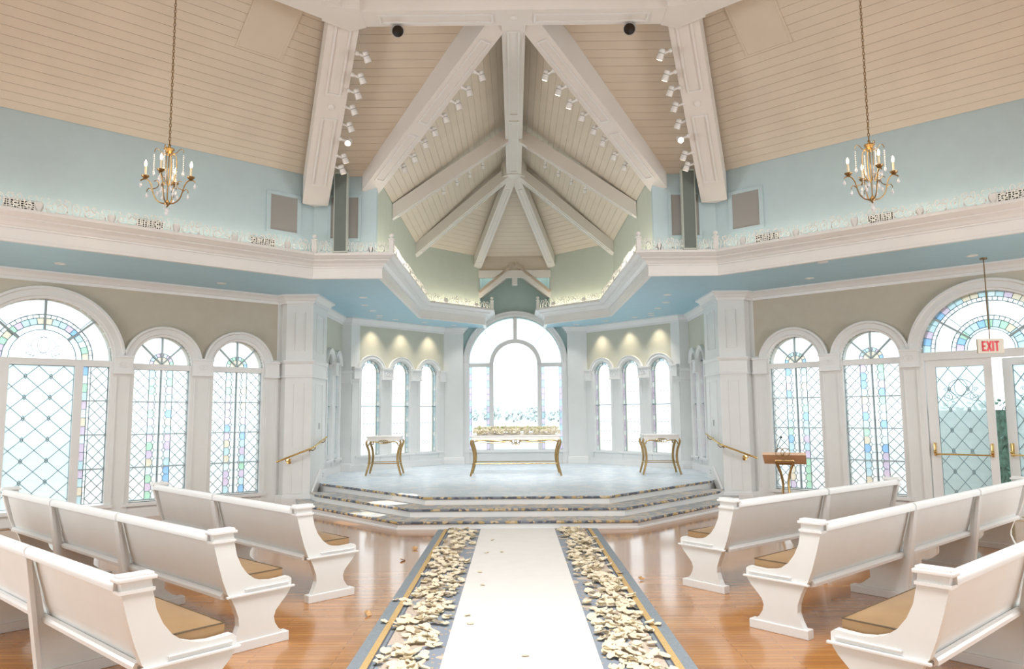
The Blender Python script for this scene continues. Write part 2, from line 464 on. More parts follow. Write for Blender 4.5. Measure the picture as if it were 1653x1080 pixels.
# ------------------------------------------------------------------ wall with openings (local frame: x along, y outward, z up)
def wall_local(u0, u1, z0, z1, ops, t, name, mat, loc, rz):
    """ops: (centre, half width, sill, spring, radius or 0, arch scale)"""
    brk = {u0, u1}
    for c, h, s, sp, r in ops:
        brk |= {c-h, c+h}
        if r:
            for i in range(1, 24): brk.add(c+h*math.cos(PI*i/24))
    B = sorted(b for b in brk if u0-1e-6 <= b <= u1+1e-6)
    mb = MB()
    def topz(op, u):
        c, h, s, sp, r = op
        return sp + (r*math.sqrt(max(0, 1-((u-c)/h)**2)) if r else 0)
    for a, b in zip(B, B[1:]):
        if b-a < 1e-6: continue
        m = (a+b)/2
        op = next((o for o in ops if abs(m-o[0]) < o[1]), None)
        if op:
            if op[2] > z0+1e-4: mb.box(a, b, 0, t, z0, op[2])
            ta, tb = topz(op, a), topz(op, b)
            vs = [(a, 0, ta), (b, 0, tb), (b, t, tb), (a, t, ta), (a, 0, z1), (b, 0, z1), (b, t, z1), (a, t, z1)]
            mb.add(vs, [(0, 3, 2, 1), (4, 5, 6, 7), (0, 1, 5, 4), (2, 3, 7, 6), (1, 2, 6, 5), (3, 0, 4, 7)])
        else: mb.box(a, b, 0, t, z0, z1)
    o = mb.build(name, mat, loc=(loc[0], loc[1], 0), fix=False); o.rotation_euler = (0, 0, rz)
    return o
SM = (.485, 2.62)   # small window half width, spring
def openings(s):
    k = 1 if s > 0 else -1
    return [(k*.655, .485, .25, 2.62, .485), (k*2.0, .485, .25, 2.62, .485), (k*3.81, 1.0, .02, 2.62, 1.0)]
for s in (-1, 1):
    side = 'left' if s < 0 else 'right'
    o = wall_local(*((-7.6, .27) if s < 0 else (-.27, 7.6)), 0, HS, openings(s), .22, 'wall_'+side, 'beige', (s*4.77, 14.32), -s*A42)
    struct(o, 'beige wall with arched stained glass windows on the %s' % side, 'wall')
    # the alcove's slanted wall and side wall
    dl = math.hypot(2.1, 2.35); ang = math.atan2(2.35, 2.1)
    org = (-3.95, 17.75) if s < 0 else (1.85, 20.1)
    cs = (.56, 1.50, 2.44) if s < 0 else (dl-2.44, dl-1.50, dl-.56)
    o = wall_local(.08, dl-.08, PST, HS, [(c, .305, .73, 2.745, .305) for c in cs], .2, 'wall_slanted_'+side, 'sage2', org, -s*ang)
    struct(o, 'beige alcove wall above three narrow windows on the %s' % side, 'wall')
    ops = [(-s*1.35, .22, .70, 2.87, .22), (-s*2.05, .22, .70, 2.87, .22)]
    u0, u1 = (0, 2.7) if s < 0 else (-2.7, 0)
    o = wall_local(u0, u1, PST, 2.87, [(c, h, sl, sp, 0) for c, h, sl, sp, r in ops], .2, 'wall_side_lower_'+side, 'white', (s*4.2, 15.2), -s*PI/2)
    struct(o, 'white panelling around the slim side windows on the %s' % side, 'wall')
    o = wall_local(u0, u1, 2.87, HS, [(c, h, 2.87, sp, r) for c, h, sl, sp, r in ops], .2, 'wall_side_'+side, 'sage2', (s*4.2, 15.2), -s*PI/2)
    struct(o, 'narrow sage side wall of the alcove on the %s' % side, 'wall')
    # unseen part of the room, closes the shell
    struct(MB().box(*sorted((s*10.4, s*10.6)), -6, 9.4, 0, HS).build('wall_far_'+side, 'beige'), 'plain beige wall beyond the pews on the %s' % side, 'wall')
o = wall_local(-2.1, 2.1, 0, 5.7, [(0, 1.28, .74, 3.09, 1.25)], .22, 'wall_back', 'teal_wall', (0, YB), 0)
struct(o, 'grey teal wall around the tall central arched window', 'wall')
struct(MB().box(-11, 11, -6.2, -6, 0, 12).build('wall_front', 'beige'), 'beige wall behind the camera', 'wall')

# soffit
half = [(-10.5, 9.2), (-10.5, 8.18), C2, F1, F2, F3, F4, (-.80, YB), (-2.0, YB+.05), (-4.05, 17.9), (-4.25, 17.8), (-4.25, 15.3), (-4.7, 14.6), (OL[0], OL[1]+.05), (WL[0], WL[1]+.05)]
for s in (-1, 1):
    P = [(p[0]*(1 if s < 0 else -1), p[1], HS) for p in half]
    o = MB().prism_tess(P, (0, 0, .06)).build('ceiling', 'soffit')
    struct(o, 'blue painted soffit under the %s balcony' % ('left' if s < 0 else 'right'), 'soffit')
    struct(MB().box(*sorted((s*8.24, s*10.6)), -6, 8.25, HS, HS+.06).build('ceiling', 'soffit'), 'blue soffit strip along the far %s side' % ('left' if s < 0 else 'right'), 'soffit')

# upper walls
upath = [(-8.24, -6), C2, F1, (-2.4, 12.46), (-2.4, 17.62), (-.92, 19.1), (-.92, YB)]
cols = ['sky_wall', 'sky_wall', 'sky_wall', 'sage_wall', 'sage_wall', 'teal_wall']
names = ['rear', 'long', 'front', 'alcove_side', 'alcove_slanted', 'nook']
for s in (-1, 1):
    side = 'left' if s < 0 else 'right'
    for i in range(6):
        a, b = upath[i], upath[i+1]
        d = Vector((b[0]-a[0], b[1]-a[1])).normalized(); n = Vector((-d.y, d.x))*.12
        if i == 3: a = (a[0]+d.x*.12, a[1]+d.y*.12)
        q = [(a[0], a[1]), (b[0], b[1]), (b[0]+n.x, b[1]+n.y), (a[0]+n.x, a[1]+n.y)]
        o = MB().prism([((p[0] if s < 0 else -p[0]), p[1], HS+.36) for p in q], (0, 0, ZE-HS-.30)).build('wall_upper_%s_%s' % (names[i], side), cols[i])
        struct(o, '%s upper wall, %s stretch above the filigree rail on the %s' % ({'sky_wall': 'pale aqua', 'sage_wall': 'sage green', 'teal_wall': 'grey teal'}[cols[i]], names[i].replace('_', ' '), side), 'wall')

# fascia with cornice, one per side
fpath = [(-8.24, -6), C2, F1, F2, F3, F4, (-.80, YB)]
prof_f = [(-.05, HS-.02), (.02, HS-.02), (.02, HS+.012), (.012, HS+.02), (.012, HS+.165), (.03, HS+.165), (.03, HS+.185), (.05, HS+.20), (.075, HS+.235), (.13, HS+.265), (.15, HS+.27), (.15, HS+.285),
          (.19, HS+.30), (.245, HS+.335), (.26, HS+.34), (.26, HS+.375), (-.05, HS+.375)]
for s in (-1, 1):
    P = fpath if s < 0 else mir(fpath)
    o = MB().sweep(prof_f, P).build('trim_1' if s < 0 else 'trim_2', 'trim')
    struct(o, 'white moulded balcony cornice round the %s side' % ('left' if s < 0 else 'right'), 'cornice')

# crown mouldings of the lower room, baseboards
prof_c = [(0, HS-.17), (.025, HS-.17), (.03, HS-.12), (.05, HS-.115), (.075, HS-.07), (.12, HS-.035), (.135, HS-.03), (.135, HS+.001), (0, HS+.001)]
pil = [(OL[0]-.0, OL[1]), (-4.62, 14.455), (-4.48, 14.28), (-3.96, 14.28), (-3.96, 15.32), (-4.2, 15.32)]
low = [WL] + [(-4.66, 14.42), (-4.48, 14.28), (-3.96, 14.28), (-3.96, 15.34), (-4.2, 15.34), (-4.2, 17.72), (-3.97, 17.72), (-1.95, 19.985), (-1.42, 19.985), (-1.42, YB)]
for s in (-1, 1):
    P = low if s < 0 else mir(low)
    struct(MB().sweep(prof_c, P).build('trim_%d' % (3 if s < 0 else 4), 'trim'), 'white crown moulding along the top of the %s lower walls' % ('left' if s < 0 else 'right'), 'moulding')
prof_b = [(0, 0), (.035, 0), (.035, .13), (.028, .145), (.028, .165), (.012, .19), (0, .19)]
for s in (-1, 1):
    side = 'left' if s < 0 else 'right'
    P = [WL, (OL[0]-2.86*CA, OL[1]-2.86*SA)]; P0 = [(OL[0]-2.78*CA, OL[1]-2.78*SA), (-4.66, 14.42), (-4.48, 14.28), (-3.96, 14.28), (-3.96, 14.3)]
    o = MB().sweep(prof_b, P0 if s < 0 else mir(P0)).build('baseboard_'+side, 'trim'); struct(o, 'white baseboard below the coloured windows on the %s' % side, 'baseboard')
    P1 = [(-3.96, 14.9), (-3.96, 15.34), (-4.2, 15.34), (-4.2, 17.72), (-3.97, 17.72), (-1.95, 19.985), (-1.42, 19.985), (-1.42, YB)]
    pb = [(a, b+PST) for a, b in prof_b]
    o = MB().sweep(pb, P1 if s < 0 else mir(P1)).build('baseboard_alcove_'+side, 'trim'); struct(o, 'white baseboard round the raised alcove on the %s' % side, 'baseboard')
struct(MB().sweep([(a, b+PST) for a, b in prof_b], [(-1.42, YB), (1.42, YB)]).build('baseboard_back', 'trim'), 'white baseboard under the central arched window', 'baseboard')

# pillars with panels
def frame_strip(mb, o, a, b, u0, u1, z0, z1, w=.018, d=.012):
    """raised rectangular moulding on the face through o with direction a and inward normal b"""
    for (x0, x1, y0, y1) in ((u0, u1, z0, z0+w), (u0, u1, z1-w, z1), (u0, u0+w, z0+w, z1-w), (u1-w, u1, z0+w, z1-w)):
        p = [Vector((o[0]+a[0]*u, o[1]+a[1]*u, z)) for u, z in ((x0, y0), (x1, y0), (x1, y1), (x0, y1))]
        mb.prism(p, Vector((b[0], b[1], 0))*d)
for s in (-1, 1):
    side = 'left' if s < 0 else 'right'
    k = 1 if s < 0 else -1
    P = [(k*x, y, 0) for x, y in ((-4.75, 14.35), (-4.62, 14.44), (-4.48, 14.28), (-3.96, 14.28), (-3.96, 15.34), (-4.75, 15.34))]
    pl = MB().prism(P, (0, 0, HS)).build('pillar_'+side, 'white'); struct(pl, 'white panelled pillar beside the stage steps on the %s' % side, 'pillar')
    prof_cap = [(0, 2.44), (.03, 2.44), (.03, 2.47), (.015, 2.48), (.015, 2.70), (.03, 2.71), (.05, 2.75), (.05, 2.775), (0, 2.775)]
    Q = [(-4.75, 14.33), (-4.62, 14.44), (-4.48, 14.28), (-3.96, 14.28), (-3.96, 15.34)]
    MB().sweep(prof_cap, Q if s < 0 else mir(Q)).build('cap_band', 'trim', pl)
    for z0, z1 in ((.22, .95), (1.08, 2.33), (2.95, 3.72)):
        mb = MB(); frame_strip(mb, (k*-4.48, 14.28), (k, 0), (0, -1), .15, .37, z0, z1); mb.build('panel_moulding', 'trim', pl)
        if z0 > .5:
            mb = MB(); frame_strip(mb, (k*-3.96, 14.28), (0, 1), (k, 0), .24, .80, z0, z1); mb.build('panel_moulding', 'trim', pl)
    # sloping skirt beside the steps
    sk = [(k*-3.955, 14.26, .02), (k*-3.955, 14.26, .20), (k*-3.955, 14.9, .62), (k*-3.955, 15.3, .62), (k*-3.955, 15.3, .36), (k*-3.955, 14.9, .36)]
    MB().prism(sk, (k*.045, 0, 0)).build('skirt_board', 'trim', pl)
    # piers between the alcove walls
    for nme, q in (('side', [(-4.2, 17.72), (-3.97, 17.72), (-3.80, 17.91), (-3.98, 18.08), (-4.3, 18.0)]), ('inner', [(-1.95, 19.985), (-1.42, 19.985), (-1.42, YB+.1), (-1.8, YB+.1), (-2.05, 20.05)])):
        q = [(k*x, y, PST) for x, y in q]
        o = MB().prism(q, (0, 0, HS-PST)).build('pillar_%s_%s' % (nme, side), 'white')
        struct(o, 'slim white pier %s on the %s' % ('between side wall and narrow windows' if nme == 'side' else 'next to the central arched window', side), 'pillar')
    q0 = [(-4.2, 17.72), (-3.97, 17.72), (-3.80, 17.91)]
    MB().sweep(prof_cap, q0 if s < 0 else mir(q0)).build('cap_band', 'trim', o)

# ------------------------------------------------------------------ windows
pane_cache = {}
def add_pane(poly, mat, parent, y=.06, t=.004, name='pane', cames=None):
    """poly: (x, z) in the window's frame; alike shapes share a mesh"""
    cx = sum(p[0] for p in poly)/len(poly); cz = sum(p[1] for p in poly)/len(poly)
    rel = [(round(p[0]-cx, 4), round(p[1]-cz, 4)) for p in poly]
    key = (mat, tuple(rel))
    me = pane_cache.get(key)
    if me is None:
        me = MB().prism([(x, 0, z) for x, z in rel], (0, t, 0)).mesh(name, mat, fix=False); pane_cache[key] = me
    o = inst(name, me, parent, (cx, y, cz))
    if cames is not None: cames.add(poly)
    return o
class Cames:
    def __init__(s): s.e = {}
    def add(s, poly):
        for i, p in enumerate(poly):
            q = poly[(i+1) % len(poly)]
            a, b = (round(p[0], 3), round(p[1], 3)), (round(q[0], 3), round(q[1], 3))
            if a != b: s.e[tuple(sorted((a, b)))] = 1
    def build(s, parent, w=.007, y0=.052, y1=.070, mat='came'):
        mb = MB()
        for (a, b) in s.e:
            d = Vector((b[0]-a[0], b[1]-a[1]))
            if d.length < 1e-4: continue
            d.normalize(); n = Vector((-d.y, d.x))*w/2
            mb.prism([(a[0]-n.x, y0, a[1]-n.y), (b[0]-n.x, y0, b[1]-n.y), (b[0]+n.x, y0, b[1]+n.y), (a[0]+n.x, y0, a[1]+n.y)], (0, y1-y0, 0))
        o = mb.build('lead_came', mat, parent, fix=False); return o
def bars(parent, segs, w=.018, y0=.03, y1=.085, name='muntin', mat='bar'):
    for a, b in segs:
        d = Vector((b[0]-a[0], b[1]-a[1])).normalized(); n = Vector((-d.y, d.x))*w/2
        MB().prism([(a[0]-n.x, y0, a[1]-n.y), (b[0]-n.x, y0, b[1]-n.y), (b[0]+n.x, y0, b[1]+n.y), (a[0]+n.x, y0, a[1]+n.y)], (0, y1-y0, 0)).build(name, mat, parent, fix=False)
TINTS = ['gpink', 'gblue', 'ggreen', 'gcream', 'gice', 'gteal', 'gpink', 'gice']
def ringsect(r0, r1, a0, a1, cz, n=3):
    return arcpts(r0, a0, a1, n, cz) + list(reversed(arcpts(r1, a0, a1, n, cz)))
ARCHP = lambda r0, r1: [(r0, .10), (r0, -.045), (r0+.035, -.05), (r0+.045, -.07), (r0+(r1-r0)*.72, -.07), (r0+(r1-r0)*.8, -.095), (r1, -.095), (r1, 0)]
def ring_emblem(parent, c, r=.045, y=-.108):
    for dx in (-.03, .03):
        MB().tube([(c[0]+dx+r*math.cos(2*PI*i/20), y, c[1]+r*math.sin(2*PI*i/20)) for i in range(21)], .007, 5, cap=False).build('ring_emblem', 'trim', parent)
def capital(parent, x0, x1, z0=2.43, z1=2.745, emblem=True):
    c = MB().box(x0+.012, x1-.012, -.105, 0, z0+.03, z1-.03).box(x0, x1, -.125, 0, z1-.04, z1).box(x0, x1, -.12, 0, z0, z0+.035).build('capital', 'trim', parent)
    if emblem: ring_emblem(c, ((x0+x1)/2, (z0+z1)/2))
def lattice(parent, cm, x0, x1, z0, z1, dw, dh, mat, ox=0, oz=0):
    """diamond panes with half diagonals dw, dh clipped to a rectangle"""
    nx = int((x1-x0)/dw)+3; nz = int((z1-z0)/dh)+3
    for i in range(-2, nx):
        for j in range(-2, nz):
            if (i+j) % 2: continue
            c = (x0+ox+i*dw, z0+oz+j*dh)
            p = clip_rect([(c[0]-dw, c[1]), (c[0], c[1]-dh), (c[0]+dw, c[1]), (c[0], c[1]+dh)], x0, x1, z0, z1)
            if p: add_pane(p, mat, parent, cames=cm)
def casing_small(w, h=.485, r0=.485, r1=.665, zs=2.62, sill=.25, n=26):
    MB().arc(ARCHP(r0, r1), 0, zs, 0, PI, n).build('archivolt', 'trim', w, True)
    for k in (-1, 1):
        MB().box(*sorted((k*(h-.02), k*(h+.09))), -.04, .12, sill, zs).build('jamb', 'trim', w)
    MB().box(-h, h, -.01, .10, 2.52, 2.62).build('transom', 'trim', w)
    MB().box(-h-.09, h+.09, -.075, .10, sill-.055, sill).build('window_sill', 'trim', w)
    MB().box(-h-.19, h+.19, -.02, 0, .19, sill-.055).build('apron_panel', 'white', w)
def small_window(n, loc, rz, label, seed):
    rr = random.Random(seed)
    w = empty('window_%d' % n, loc, rz, label, 'window', kind='structure')
    casing_small(w)
    cm = Cames()
    H = .465; z0, z1 = .28, 2.52; q = (z1-z0)/4
    bars(w, [((0, z0), (0, z1))] + [((-H, z0+q*i), (H, z0+q*i)) for i in (1, 2, 3)])
    for k in (-1, 1): bars(w, [((k*(H+.007), z0), (k*(H+.007), z1))], w=.016, name='sash_stile')
    bars(w, [((-H, z0), (H, z0))], w=.02, name='sash_rail')
    for i in range(4):
        a = z0+q*i
        lattice(w, cm, -H, -.195, a, a+q, .090, q/6, 'gw'); lattice(w, cm, .195, H, a, a+q, .090, q/6, 'gw')
        h = q/4
        for j in range(4):
            b, t = a+h*j, a+h*(j+1)
            for k in (-1, 1):
                add_pane([(k*x, z) for x, z in ((.195, b), (.12, b), (.09, b+.3*h), (.09, t-.3*h), (.12, t), (.195, t))], rr.choice(TINTS), w, cames=cm)
                add_pane([(k*x, z) for x, z in ((.012, b), (.06, b), (.09, b+.3*h), (.09, t-.3*h), (.06, t), (.012, t))], 'gw', w, cames=cm)
                add_pane([(k*x, z) for x, z in ((.12, t), (.09, t-.3*h), (.06, t), (.09, t+.3*h))] if j < 3 else [(k*x, z) for x, z in ((.12, t), (.09, t-.3*h), (.06, t))], 'gw', w, cames=cm)
                if j == 0: add_pane([(k*x, z) for x, z in ((.12, b), (.09, b+.3*h), (.06, b))], 'gw', w, cames=cm)
    cz = 2.62
    for i in range(9):
        add_pane(ringsect(.135, .20, PI*i/9, PI*(i+1)/9, cz, 2), rr.choice(TINTS), w, cames=cm)
    for i in range(4):
        a0, a1 = PI*i/4, PI*(i+1)/4
        add_pane(ringsect(.20, .485, a0, a1, cz, 6), 'gw', w, cames=cm)
        add_pane([(0, cz)] + arcpts(.135, a0, a1, 3, cz), 'gcream', w, cames=cm)
    cm.build(w, .006)
    bars(w, [((.02*math.cos(a), cz+.02*math.sin(a)), (.485*math.cos(a), cz+.485*math.sin(a))) for a in (PI/4, PI/2, 3*PI/4)], w=.022)
    return w
def scroll(cx, cz, r, turns, a0, hand=1, n=26):
    return [(cx+hand*r*(1-.85*i/n)*math.cos(a0+turns*2*PI*i/n), cz+r*(1-.85*i/n)*math.sin(a0+turns*2*PI*i/n)) for i in range(n+1)]
def ornament(parent, c, s=1.0, y=.050):
    """etched scrolls round an oval, flat on the glass"""
    mb = MB()
    for pts in ([(.20*math.cos(2*PI*i/32), .15*math.sin(2*PI*i/32)+.06) for i in range(33)], [(.10*math.cos(2*PI*i/28), .15*math.sin(2*PI*i/28)+.06) for i in range(29)],
                scroll(.22, -.12, .09, 1.6, PI/2, 1), scroll(-.22, -.12, .09, 1.6, PI/2, -1), scroll(.24, .02, .04, 1.3, 0, 1), scroll(-.24, .02, .04, 1.3, 0, -1),
                [(x/10*.30, -.13+.03*math.cos(x/10*PI*2)) for x in range(-10, 11)], [(0, .21), (.03, .24), (0, .27), (-.03, .24), (0, .21)]):
        mb.tube([(c[0]+p[0]*s, y, c[1]+p[1]*s) for p in pts], .0035, 4, cap=False)
    return mb.build('etched_scroll', 'came', parent, fix=False)
def diamond_door_panes(w, cm, x0, x1, z0, z1, mat):
    """large diamond panes with a small diamond at each crossing"""
    dw, dh = (x1-x0)/5.2, .168
    lattice(w, cm, x0, x1, z0, z1, dw, dh, mat, .35*dw, .4*dh)
    nx = int((x1-x0)/dw)+2; nz = int((z1-z0)/dh)+2
    for i in range(-1, nx):
        for j in range(-1, nz):
            if (i+j) % 2 == 0: continue
            c = (x0+.35*dw+i*dw, z0+.4*dh+j*dh)
            if not (x0+.05 < c[0] < x1-.05 and z0+.06 < c[1] < z1-.06): continue
            if j % 2: continue
            add_pane([(c[0]-.022, c[1]), (c[0], c[1]-.042), (c[0]+.022, c[1]), (c[0], c[1]+.042)], 'gclear', w, y=.044, t=.02, cames=cm, name='diamond_pane')
def fan(w, cz, rings, spokes, rr, lun=None, R1=1.0, cm=None):
    prev = lun
    if lun: add_pane(arcpts(lun, 0, PI, 20, cz), 'gclear', w, cames=cm)
    for r0, r1, n, mode in rings:
        for i in range(n):
            mat = mode if mode else rr.choice(TINTS)
            add_pane(ringsect(r0, r1, PI*i/n, PI*(i+1)/n, cz, max(1, 14//n)), mat, w, cames=cm)
    bars(w, [((lun*math.cos(a), cz+lun*math.sin(a)), (R1*math.cos(a), cz+R1*math.sin(a))) for a in spokes], w=.03)
def big_window_left():
    w = empty('window_1', (OL[0]-3.81*CA, OL[1]-3.81*SA, 0), A42, 'wide arched window with a fan light, diamond lattice panel and coloured sidelight, far left', 'window', kind='structure')
    rr = random.Random(3); cm = Cames(); cz = 2.65
    MB().arc(ARCHP(1.0, 1.195), 0, 2.62, 0, PI, 40).build('archivolt', 'trim', w, True)
    for k in (-1, 1): MB().box(*sorted((k*.97, k*1.06)), -.04, .12, .02, 2.62).build('jamb', 'trim', w)
    MB().box(-1, 1, -.015, .10, 2.545, 2.65).build('transom', 'trim', w)
    for k in (-1, 1): MB().box(*sorted((k*.455, k*.575)), -.015, .10, .05, 2.55).build('mullion', 'trim', w)
    MB().box(-1.09, 1.09, -.075, .10, .20, .255).build('window_sill', 'trim', w)
    MB().box(-1.2, 1.2, -.02, .02, .02, .20).build('apron_panel', 'white', w)
    fan(w, cz, [(.47, .56, 4, 'gteal'), (.56, .66, 18, None), (.66, .72, 26, 'gw'), (.72, 1.0, 4, 'gw')], (PI*.235, PI/2, PI*.765), rr, .47, .985, cm)
    ornament(w, (0, cz+.17), .85)
    diamond_door_panes(w, cm, -.455, .455, .28, 2.54, 'gteal')
    for k in (-1, 1):
        q = 2.26/4
        for i in range(4):
            a = .28+q*i
            for j in range(4):
                add_pane([(k*x, z) for x, z in ((.58, a+q/4*j), (.66, a+q/4*j), (.66, a+q/4*(j+1)), (.58, a+q/4*(j+1)))], rr.choice(TINTS), w, cames=cm)
            for j in range(6):
                add_pane([(k*x, z) for x, z in ((.66, a+q/6*j), (.70, a+q/6*j), (.70, a+q/6*(j+1)), (.66, a+q/6*(j+1)))], 'gw', w, cames=cm)
            lattice(w, cm, *sorted((k*.70, k*.965)), a, a+q, .088, q/6, 'gw')
        bars(w, [((k*.58, .28+q*i), (k*.965, .28+q*i)) for i in (1, 2, 3)])
    cm.build(w, .007)
def door_leaf(par, x0, x1, hinge_left):
    """one glazed leaf in the local frame of par, hinged at x = 0"""
    W = x1-x0
    MB().box(0, W, .02, .07, .02, .30).box(0, W, .02, .07, 2.42, 2.54).box(0, .15, .02, .07, .30, 2.42).box(W-.11, W, .02, .07, .30, 2.42).build('leaf_frame', 'trim', par)
    cm = Cames(); diamond_door_panes(par, cm, .15, W-.11, .30, 2.42, 'gteal')
    cm.build(par, .007, .035, .055)
    ornament(par, ((.15+W-.11)/2, 2.02), .88, .034)
    for x in (.075, W-.065):
        MB().bev(x-.018, x+.018, -.035, .02, .955, 1.17, .01).lathe([(.028, -.02), (.028, .02)], 12, (x, -.02, 1.02), (1, 0, 0)).build('bar_bracket', 'brass', par, True)
    MB().tube([(.075, -.05, .985), (W-.065, -.05, .985)], .014, 10).build('panic_bar', 'brass', par, True)
def big_door_right():
    c = (4.77+3.81*CA, 14.32-3.81*SA, 0)
    w = empty('window_6', c, -A42, 'wide arched fan light with two rings of coloured panes above the right doors', 'window', kind='structure')
    rr = random.Random(11); cm = Cames(); cz = 2.67
    MB().arc(ARCHP(1.0, 1.195), 0, 2.62, 0, PI, 40).build('archivolt', 'trim', w, True)
    for k in (-1, 1): MB().box(*sorted((k*.965, k*1.06)), -.04, .12, .02, 2.62).build('jamb', 'trim', w)
    MB().box(-1, 1, -.015, .10, 2.54, 2.67).build('transom', 'trim', w)
    fan(w, cz, [(.33, .37, 4, 'gteal'), (.37, .49, 13, None), (.49, .555, 22, 'gw'), (.555, .80, 4, 'gw'), (.80, .86, 36, 'gw'), (.86, .985, 24, None)], (PI*.2, PI/2, PI*.8), rr, .33, .985, cm)
    cm.build(w, .007)
    d1 = empty('door_1', (c[0]-.955*CA, c[1]+.955*SA, 0), -A42, 'closed white glazed door leaf with a brass push bar', 'door', kind='structure')
    door_leaf(d1, 0, .95, True)
    h = (c[0]+.96*CA, c[1]-.96*SA, 0)
    d2 = empty('door_2', (h[0], h[1], 0), -A42+PI-rad(22), 'white glazed door leaf standing ajar beside the closed leaf', 'door', kind='structure')
    door_leaf_m(d2, .95)
def door_leaf_m(par, W):
    MB().box(0, W, -.07, -.02, .02, .30).box(0, W, -.07, -.02, 2.42, 2.54).box(0, .11, -.07, -.02, .30, 2.42).box(W-.15, W, -.07, -.02, .30, 2.42).build('leaf_frame', 'trim', par)
    cm = Cames(); dw = (W-.26)/5.2
    x0, x1, z0, z1 = .11, W-.15, .30, 2.42
    nx, nz = 8, 16
    for i in range(-2, nx):
        for j in range(-2, nz):
            c = (x0+.35*dw+i*dw, z0+.4*.168+j*.168)
            if (i+j) % 2 == 0:
                p = clip_rect([(c[0]-dw, c[1]), (c[0], c[1]-.168), (c[0]+dw, c[1]), (c[0], c[1]+.168)], x0, x1, z0, z1)
                if p: add_pane(p, 'gteal', par, y=-.045, cames=cm)
            elif j % 2 == 0 and x0+.05 < c[0] < x1-.05 and z0+.06 < c[1] < z1-.06:
                add_pane([(c[0]-.022, c[1]), (c[0], c[1]-.042), (c[0]+.022, c[1]), (c[0], c[1]+.042)], 'gclear', par, y=-.052, t=.02, cames=cm, name='diamond_pane')
    cm.build(par, .007, -.053, -.035)
    ornament(par, ((x0+x1)/2, 2.02), .88, -.033)
    for x in (.065, W-.075):
        MB().bev(x-.018, x+.018, -.02, .035, .955, 1.17, .01).lathe([(.028, -.02), (.028, .02)], 12, (x, .02, 1.02), (1, 0, 0)).build('bar_bracket', 'brass', par, True)
    MB().tube([(.065, .05, .985), (W-.075, .05, .985)], .014, 10).build('panic_bar', 'brass', par, True)

big_window_left()
for n, u, lab in ((2, 2.0, 'arched coloured window between the wide left window and the pillar window'), (3, .655, 'arched coloured window next to the left pillar')):
    small_window(n, (OL[0]-u*CA, OL[1]-u*SA, 0), A42, lab, 20+n)
for n, u, lab in ((4, .655, 'arched coloured window next to the right pillar, behind the lectern'), (5, 2.0, 'arched coloured window beside the exit doors')):
    small_window(n, (-OL[0]+u*CA, OL[1]-u*SA, 0), -A42, lab, 20+n)
big_door_right()
# pilasters between the windows
for s in (-1, 1):
    side = 'left' if s < 0 else 'right'
    for i, (u0, u1, em) in enumerate(((-.13, .165, False), (1.14, 1.515, True), (2.49, 2.80, True), (4.83, 5.3, False))):
        c = (u0+u1)/2
        p = empty('pilaster', (s*(4.77+c*CA), 14.32-c*SA, 0), -s*A42, 'white pilaster on the %s wall, %s' % (side, ('next to the pillar', 'between the two small arched windows', 'beside the wide arched opening', 'past the wide arched opening')[i]), 'pilaster', kind='structure')
        h = (u1-u0)/2
        MB().box(-h, h, -.045, 0, 0, 2.43).build('shaft', 'white', p)
        for a, b in ((-h+.045, -h+.065), (h-.065, h-.045)): MB().box(a, b, -.06, -.045, .26, 2.38).build('shaft_bead', 'trim', p)
        capital(p, -h, h, emblem=em)
# alcove windows
def lancet(n, loc, rz, label, h, zs, sill, bars_z, r1):
    w = empty('window_%d' % n, loc, rz, label, 'window', kind='structure')
    MB().arc([(h, .10), (h, -.03), (h+.03, -.035), (h+.04, -.055), (r1-.025, -.055), (r1-.015, -.07), (r1, -.07), (r1, 0)], 0, zs, 0, PI, 22).build('archivolt', 'trim', w, True)
    for k in (-1, 1): MB().box(*sorted((k*(h-.012), k*(h+.075))), -.035, .10, sill, zs).build('jamb', 'trim', w)
    MB().box(-h-.16, h+.16, -.07, .08, sill-.05, sill).build('window_sill', 'trim', w)
    MB().box(-h-.165, h+.165, -.015, 0, PST+.19, sill-.05).build('apron_panel', 'white', w)
    cm = Cames(); e = h-.07
    zz = [sill] + list(bars_z) + [zs]
    for a, b in zip(zz, zz[1:]):
        add_pane([(-e, a), (e, a), (e, b), (-e, b)], 'gclear', w)
        m = max(1, round((b-a)/.13))
        for i in range(m):
            for k in (-1, 1):
                add_pane([(k*x, z) for x, z in ((e, a+(b-a)*i/m), (h, a+(b-a)*i/m), (h, a+(b-a)*(i+1)/m), (e, a+(b-a)*(i+1)/m))], ('gpink' if k < 0 else 'gice') if i % 3 else 'gw', w, cames=cm)
    add_pane(arcpts(e, 0, PI, 14, zs), 'gclear', w, cames=cm)
    for i in range(7): add_pane(ringsect(e, h, PI*i/7, PI*(i+1)/7, zs, 2), 'gice' if i % 2 else 'gw', w, cames=cm)
    cm.build(w, .006)
    bars(w, [((-h, z), (h, z)) for z in bars_z], w=.02, mat='came')
    mb = MB()
    for i in range(1, 8):
        z = sill+(zs-sill)*i/8
        for x in (-.15, -.05, .05, .15):
            if abs(x) < e: mb.box(x-.008, x+.008, .05, .07, z-.01, z+.01)
    tag(mb.build('jewel_dots', 'came', w, fix=False), kind='stuff')
    return w
n = 7
dirA = math.atan2(2.35, 2.1)
